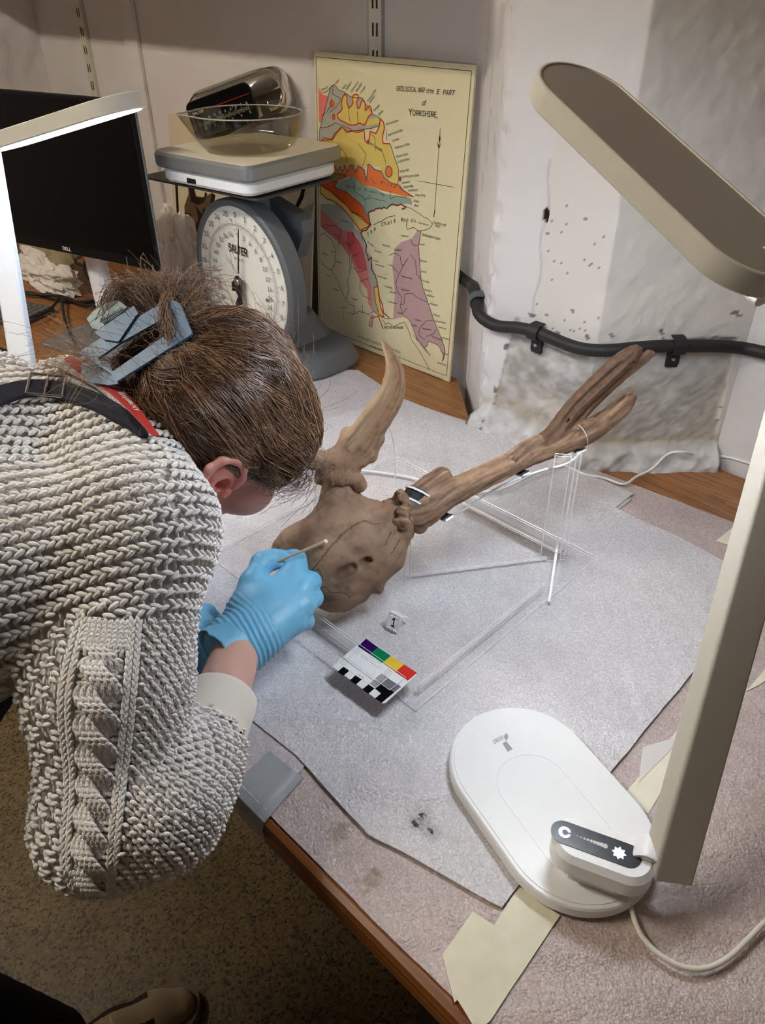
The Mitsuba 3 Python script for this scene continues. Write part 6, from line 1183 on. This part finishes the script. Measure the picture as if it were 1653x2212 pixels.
part(ps, 'glove', gm, 'm_glove', 'pale blue glove on the right hand', smooth=True)
hdx = -hd_; cw_ = wc_ - hd_ * .004; s1 = unit(W2[:3] - W1[:3]); s1 = unit(s1 - hd_ * (s1 @ hd_)); s2 = np.cross(hd_, s1); a = np.linspace(0, 2 * np.pi, 72, endpoint=False)
def gring(z, rx, ry, wob, sd): w_ = wob * np.stack([nfbm(np.stack([np.cos(a) * 2, np.sin(a) * 2, a * 0 + i], 1), 2.2, 2, sd + i) for i in range(2)], 1); return cw_ + hdx * (z + w_[:, :1] * 2) + ((rx + w_[:, 1:]) * np.cos(a)[:, None]) * s1 + ((ry + w_[:, 1:]) * np.sin(a)[:, None]) * s2
part(ps, 'glove__cuff', loft([gring(-.006, .0365, .0330, .001, 1), gring(.004, .0372, .0345, .0015, 2), gring(.013, .0385, .0360, .002, 3), gring(.020, .0398, .0375, .003, 4), gring(.0225, .0402, .0380, .003, 4), gring(.0215, .0388, .0365, .003, 4), gring(.012, .0375, .0348, .002, 3)], cap=False), 'm_glove', 'rolled glove cuff', smooth=True)
# left hand, mostly behind the sleeve
LWp = WL; f = field_for([np.r_[WL, 0], Q(470, 1340, .80), Q(440, 1420, .78)], .0019, .06)
f.chain([np.r_[EL + (WL - EL) * .62, .036], np.r_[WL, .030]], .01); LM_ = [Q(438, 1352, .802, .014), Q(444, 1372, .798, .014), Q(442, 1392, .792, .013), Q(434, 1410, .786, .012)]
for q_ in LM_: f.capsule(WL, q_[:3], .022, q_[3], .012)
f.chain([Q(420, 1338, .81, .016), Q(446, 1326, .806, .0125), Q(462, 1340, .796, .0105), Q(466, 1356, .788, .009)], .006)
for i, q_ in enumerate(LM_): f.chain([q_, Q(458 - 4 * i, 1366 + 18 * i, .790, .0110), Q(452 - 5 * i, 1384 + 18 * i, .778, .0095), Q(436 - 4 * i, 1390 + 18 * i, .772, .009)], .005)
part(ps, 'glove', smooth_mesh(f.mesh(), 2), 'm_glove', 'pale blue glove on the left hand behind the sleeve', smooth=True)
# the fine stick in the right hand
sa, sb2 = Q(588, 1218, .868)[:3], Q(703, 1170, .893)[:3]; k = thing('swab_stick', 'thin pale wooden stick held in the right gloved hand over the skull', 'stick')
part(k, 'shaft', tube([sa - unit(sb2 - sa) * .03, sa, sb2], [.0016, .0018, .0021], 10), plastic('m_stick', lin(178, 160, 132), .6)); part(k, 'tip', put(trimesh.creation.icosphere(2, .0030), frame(sb2, R[:, 0], -R[:, 1], -zc)), plastic('m_tip', lin(244, 228, 196), .5), 'cream tip', smooth=True)

# --- shoe in view, and its fellow
def shoe(at, toe, label):
    d = unit((toe - at) * V(1, 1, 0)); s = V(-d[1], d[0], 0); M = frame(V(at[0], at[1], 0), d, s, V(0, 0, 1)); L = .265; pts = np.array([(-.02, -.032), (-.045, 0), (-.02, .032), (.10, .036), (.165, .044), (.205, .036), (.225, .010), (.222, -.012), (.205, -.034), (.15, -.042), (.08, -.034)])
    from shapely.geometry import Polygon as PG
    out = PG(spline(np.vstack([np.hstack([pts, pts[:, :1] * 0]), [[*pts[0], 0]]]), 60)[:, :2]).buffer(.001)
    kq = key_of(ps + '__shoe'); labels[kq] = {'label': label}; part(kq, 'sole', put(prism(out, .001, .026), M), plastic('m_sole', lin(120, 104, 84), .8))
    f = Field(V(-.06, -.06, .0), V(.24, .06, .13), .0025); f.chain([(.02, 0, .05, .032), (.09, 0, .050, .033), (.15, .002, .038, .033), (.192, .0, .032, .026)], .02); f.chain([(0, 0, .04, .036), (0, 0, .09, .034)], .02)
    u = smooth_mesh(f.mesh(), 2); v = np.array(u.vertices); v[:, 2] = np.maximum(v[:, 2], .0265); cap = v[:, 0] > .150; mid = (abs(v[:, 1]) < .017) & (v[:, 0] > .06); c = np.where((cap | mid)[:, None], np.array(lin(166, 146, 118)), np.array(lin(56, 44, 40)))
    part(kq, 'upper', put(tm(v, u.faces), M), 'm_vcolsoft', 'dark brown upper with a beige toe cap', smooth=True, color=c)
    for i in range(5):
        x = .085 + i * .014; zt_ = .086 - i * .0055; part(kq, 'lace', put(tube(spline([V(x, -.024, zt_ - .012), V(x + .004, 0, zt_ + .002), V(x - .002, .024, zt_ - .012)], 10), .0026, 6, flat=.5), M), plastic('m_lace', lin(186, 170, 142), .85) if 'm_lace' not in scene else 'm_lace')
shoe(AR, TOE, 'brown and beige laced right shoe'); shoe(AL_, AL_ + V(.04, .2, 0), 'brown and beige laced left shoe')

# --- hair
HAIRD, HAIRB, HAIRL = np.array(lin(70, 50, 37)), np.array(lin(122, 91, 66)), np.array(lin(184, 150, 118))
SH, SHC = V(.0825, .106, .0955), V(0, -.008, .046)
def tangent_need(px, py):
    """direction on the head's shell nearest to a line of sight, and how far the hair must stand out to reach it"""
    o = (toh(EYE) - SHC) / SH; d = (HB.T @ ray(px, py)) / SH; t = -(o @ d) / (d @ d); p = o + d * t; k = np.linalg.norm(p); return p / k, k
BUMP = [tangent_need(*q) for q in ((692, 940), (690, 965), (678, 1000), (655, 1030), (620, 1046), (640, 800), (668, 860), (600, 715), (540, 668), (470, 668), (400, 690), (330, 745), (280, 810), (268, 850), (690, 900))]
BD = np.array([q[0] for q in BUMP]); BK = np.array([np.clip(q[1], .99, 1.24) - 1.03 for q in BUMP])
def on_shell(d, k=1.0):
    d = d / np.linalg.norm(d, axis=-1, keepdims=True); w = np.exp(-((1 - np.clip(d @ BD.T, -1, 1)) / .035)); return SHC + d * SH * (np.asarray(k) + (w @ BK) / np.maximum(w.sum(-1), .7))[..., None]
def shell_at(px, py): return tangent_need(px, py)[0]
CLIPD = unit(shell_at(330, 750) * 1.0 + unit(HB.T @ zc) * -.35)
def hairline(d):
    p = SHC + d / np.linalg.norm(d, axis=-1, keepdims=True) * SH; x, y, z = np.abs(p[:, 0]), p[:, 1], p[:, 2]
    return z > np.interp(y, [-.11, -.07, -.045, -.028, .000, .012, .03, .05, .065, .08, .1], [-.066, -.062, -.036, .030, .040, .024, .018, .020, .034, .060, .076])
D = rg5.normal(size=(60000, 3)); D /= np.linalg.norm(D, axis=1, keepdims=True); D = D[hairline(D)]
ic = trimesh.creation.icosphere(6); dv = np.array(ic.vertices); hl = hairline(dv); kk_ = .985 + .05 * nfbm(dv, 4, 3, 2); keep = hl[np.array(ic.faces)].all(1); pv = on_shell(dv, kk_)
cv = tm(pv @ HB.T + HO, np.array(ic.faces)[keep]); part(ps, 'hair', cv, plastic('m_hair', lin(66, 47, 35), .55), 'brown hair pulled back into a clip', smooth=True)
SVx, SFx, SCx = [], [], []
def strands(P, r, col, k=3):
    """P (n, m, 3) points of n strands, r (m,) or scalar radii"""
    n, m_ = P.shape[:2]; t = np.gradient(P, axis=1); t /= np.linalg.norm(t, axis=2, keepdims=True) + 1e-12; ref = np.broadcast_to(V(.31, .52, .79), t.shape); x = np.cross(t, ref); x /= np.linalg.norm(x, axis=2, keepdims=True) + 1e-12; y = np.cross(t, x); a = np.arange(k) * 2 * np.pi / k
    rr = np.broadcast_to(r, (m_,))[None, :, None, None]; v = P[:, :, None] + rr * (np.cos(a)[None, None, :, None] * x[:, :, None] + np.sin(a)[None, None, :, None] * y[:, :, None]); base = sum(len(q) for q in SVx); SVx.append(v.reshape(-1, 3))
    i, j, s = np.meshgrid(np.arange(n), np.arange(m_ - 1), np.arange(k), indexing='ij'); A0 = base + (i * m_ + j) * k; q0, q1, q2, q3 = A0 + s, A0 + (s + 1) % k, A0 + k + (s + 1) % k, A0 + k + s
    SFx.append(np.vstack([np.stack([q0, q1, q2], -1).reshape(-1, 3), np.stack([q0, q2, q3], -1).reshape(-1, 3)])); SCx.append(np.repeat(col, m_ * k, 0))
def flush(name, label):
    part(ps, 'hair__' + name, tm(np.vstack(SVx), np.vstack(SFx)), 'm_hairs', label, kind='stuff', smooth=True, color=np.clip(np.vstack(SCx), .005, .9)); SVx.clear(); SFx.clear(); SCx.clear()
scene['m_hairs'] = two({'type': 'principled', 'base_color': VC, 'roughness': .32, 'specular': .7})
# strands gather in locks: every strand follows one of some hundred guides
NG, NS, M_ = 240, 8600, 11
G0 = D[:NG]; own = rg5.integers(0, NG, NS); d0 = D[NG:NG + NS]; near_ = np.argmax(d0 @ G0.T + .004 * rg5.normal(size=(len(d0), NG)), 1)
t = np.linspace(0, 1, M_)[None, :, None]; gl_ = rg5.normal(size=(NG, 3)); gs_ = rg5.normal(size=(NG, 3)); tgt = CLIPD + .16 * gl_[near_] + .03 * rg5.normal(size=d0.shape)
src = d0 * 1.0; clump = (t * (1 - .25 * t)) * .55; base_ = src[:, None] * (1 - clump) + G0[near_][:, None] * clump
dd_ = base_ * (1 - t) + tgt[:, None] * t; wav = np.sin(t * (4.5 + 2 * gs_[near_][:, None, :1]) + 6 * gl_[near_][:, None, :1]) * .060 * gs_[near_][:, None] * np.sin(t * np.pi) ; sw = np.stack([nfbm(dd_.reshape(-1, 3), 2.6, 2, 60 + i).reshape(len(d0), M_) for i in range(3)], -1); dd_ = dd_ + wav + .20 * sw * np.sin(t * np.pi)
lay = rg5.random(len(d0)); gk = rg5.random(NG)[near_]; kk2 = .992 + .030 * lay[:, None] + .055 * gk[:, None] * np.sin(np.clip(t[..., 0] * 1.1 + .05, 0, 1) * np.pi) + .05 * nfbm(dd_.reshape(-1, 3), 8, 2, 77).reshape(len(d0), M_)
Pw = on_shell(dd_, kk2) @ HB.T + HO
mixc = np.clip(.46 + .55 * (rg5.random(NG)[near_] - .5) * 2 + .8 * nfbm(d0 + .3, 5, 3, 90) + .24 * rg5.normal(size=len(d0)), 0, 1)[:, None]; colr = HAIRD * (1 - mixc) + HAIRB * mixc; hi = (rg5.random(len(d0)) > .86)[:, None]; colr = np.where(hi, HAIRB * .45 + HAIRL * .55, colr)
strands(Pw, .00046 * np.r_[np.full(M_ - 2, 1.0), .8, .5], colr); flush('strands', 'swept-back strands')
n = 520; d0 = D[rg5.integers(0, len(D), n)]; t = np.linspace(0, 1, 9)[None, :, None]; Pl = on_shell(d0, 1.02)[:, None] + d0[:, None] * (.003 + .014 * rg5.random((n, 1, 1))) * np.sin(t * np.pi * .7) + (unit(CLIPD) * .035 + .020 * rg5.normal(size=(n, 1, 3))) * t * rg5.uniform(.5, 1.4, (n, 1, 1)); strands(Pl @ HB.T + HO, .00020, np.broadcast_to(HAIRB, (n, 3)))
def fan(px0, px1, dz, n, jr, droop, col, r=.00028, m_=10, curl=.006, dsp=.01):
    """strands from one place to another, curling"""
    t = np.linspace(0, 1, m_)[None, :, None]; A = np.array([dep(*(np.array(px0) + rg5.normal(0, jr[0], 2)), dz[0] + rg5.normal(0, .004)) for _ in range(n)]); B_ = np.array([dep(*(np.array(px1) + rg5.normal(0, jr[1], 2)), dz[1] + rg5.normal(0, dsp)) for _ in range(n)])
    ph = rg5.uniform(0, 6.28, (n, 1, 1)); cu = curl * (np.sin(t * 5 + ph) * rg5.normal(size=(n, 1, 3))) * t; P = A[:, None] * (1 - t) + B_[:, None] * t + V(*droop) * (4 * t * (1 - t)) * rg5.uniform(.6, 1.3, (n, 1, 1)) + cu; mx_ = rg5.random((n, 1)); strands(P, r, np.asarray(col[0]) * (1 - mx_) + np.asarray(col[1]) * mx_)
CB2 = (HAIRB, HAIRL)
fan((676, 990), (655, 1062), (.84, .86), 55, (16, 26), (.012, .012, .0), (HAIRD, HAIRB), .00020, curl=.012); fan((655, 1020), (600, 1056), (.835, .85), 50, (14, 12), (.006, .004, -.004), (HAIRD, HAIRB), .00022, curl=.008)
fan((582, 1005), (592, 1048), (.80, .83), 70, (10, 13), (.0, .0, -.004), (HAIRD, HAIRB), .00022, curl=.006); fan((424, 1010), (452, 1098), (.785, .785), 50, (6, 5), (-.008, -.014, -.004), (HAIRD, HAIRB), curl=.003); fan((420, 1000), (418, 1050), (.785, .79), 40, (10, 8), (0, 0, 0), (HAIRD, HAIRB), curl=.004)
fan((245, 815), (90, 775), (.775, .76), 40, (16, 40), (0, 0, .016), CB2, .00018, curl=.014, dsp=.02); fan((262, 815), (375, 975), (.775, .785), 200, (14, 22), (-.006, -.004, 0), (HAIRB, HAIRL), curl=.005); fan((240, 800), (130, 815), (.765, .755), 50, (16, 34), (0, 0, .014), CB2, .00018, curl=.012, dsp=.015); fan((210, 780), (120, 740), (.78, .78), 30, (20, 30), (0, 0, .012), CB2, .00018, curl=.014)
fan((255, 820), (310, 905), (.775, .79), 160, (10, 12), (-.004, 0, 0), (HAIRB, HAIRL), curl=.004)
flush('loose_strands', 'fine loose strands')
# the tuft above the clip
for a, b, dz, n, j, dr_ in (((330, 700), (262, 632), (.80, .80), 150, (14, 20), (.0, .0, .016)), ((310, 650), (218, 700), (.80, .79), 90, (16, 8), (-.004, .0, .020)), ((360, 690), (356, 618), (.80, .81), 150, (12, 18), (0, 0, .006)), ((362, 640), (368, 735), (.775, .758), 170, (6, 8), (.0, -.004, .006)), ((385, 680), (432, 636), (.80, .82), 130, (14, 26), (0, 0, .008)), ((340, 650), (310, 604), (.81, .82), 60, (26, 18), (0, 0, .006)), ((330, 700), (320, 640), (.82, .82), 240, (26, 14), (0, 0, .006)), ((262, 792), (368, 715), (.785, .785), 320, (14, 14), (0, 0, .004)), ((380, 640), (450, 615), (.81, .83), 40, (20, 26), (0, 0, .006))):
    fan(a, b, dz, n, j, dr_, (HAIRD, HAIRB * .6 + HAIRL * .4), .00036, curl=.006)
flush('tuft', 'untidy tuft spilling over the clip')
# --- claw clip
plastic('m_clip', lin(54, 98, 134), .45); plastic('m_clip2', lin(104, 136, 144), .42)
k = thing('hair_clip', 'dusty blue rectangular claw clip in the brown hair', 'hair clip')
cpn = unit(-zc + .25 * R[:, 0] * -1 + .35 * -R[:, 1]); cpo = dep(300, 740, .757)
def c5(pts): return [onp(x / 3.444, 480 + y / 3.444, cpo, cpn) for x, y in pts]
cX = unit(onp(380, 655, cpo, cpn) - onp(171, 762, cpo, cpn)); cY = np.cross(cpn, cX)
def plate(outer, holes, z0, z1, mat, name, lbl=None):
    to = lambda P: [((p - cpo) @ cX, (p - cpo) @ cY) for p in c5(P)]; g = Polygon(to(outer), [to(h) for h in holes]).buffer(.0010).buffer(-.0010)
    part(k, name, put(prism(g, z0, z1), frame(cpo, cX, cY, cpn)), mat, lbl)
plate([(590, 975), (740, 880), (1230, 600), (1295, 588), (1345, 612), (1436, 830), (1418, 850), (880, 1190), (835, 1135)], [[(735, 1020), (900, 905), (1225, 722), (1262, 735), (1284, 800), (1270, 826), (845, 1118)]], -.001, .002, 'm_clip', 'frame', 'flat blue frame')
plate([(722, 838), (1012, 640), (1046, 698), (1030, 712), (900, 905), (790, 890)], [], .002, .0045, 'm_clip', 'flange', 'blue raised flange')
plate([(655, 728), (705, 670), (800, 612), (890, 590), (955, 640), (905, 690), (740, 810), (700, 800)], [], .000, .0025, 'm_clip2', 'handle', 'grey-blue handle')
plate([(590, 1050), (660, 1020), (800, 1040), (850, 1140), (870, 1195), (800, 1204), (680, 1190), (600, 1120)], [], -.004, -.002, 'm_clip', 'tail', 'blue rounded end')
a_, b_ = c5([(775, 757), (940, 668)]); n = 160; tt = np.linspace(0, 1, n); B3 = basis(b_ - a_); part(k, 'spring', tube(a_ + (b_ - a_) * tt[:, None] + cpn * .0045 + .0030 * (np.cos(tt * 2 * np.pi * 14)[:, None] * B3[:, 0] + np.sin(tt * 2 * np.pi * 14)[:, None] * B3[:, 1]), .00055, 5), 'm_steel', 'steel spring', smooth=True)
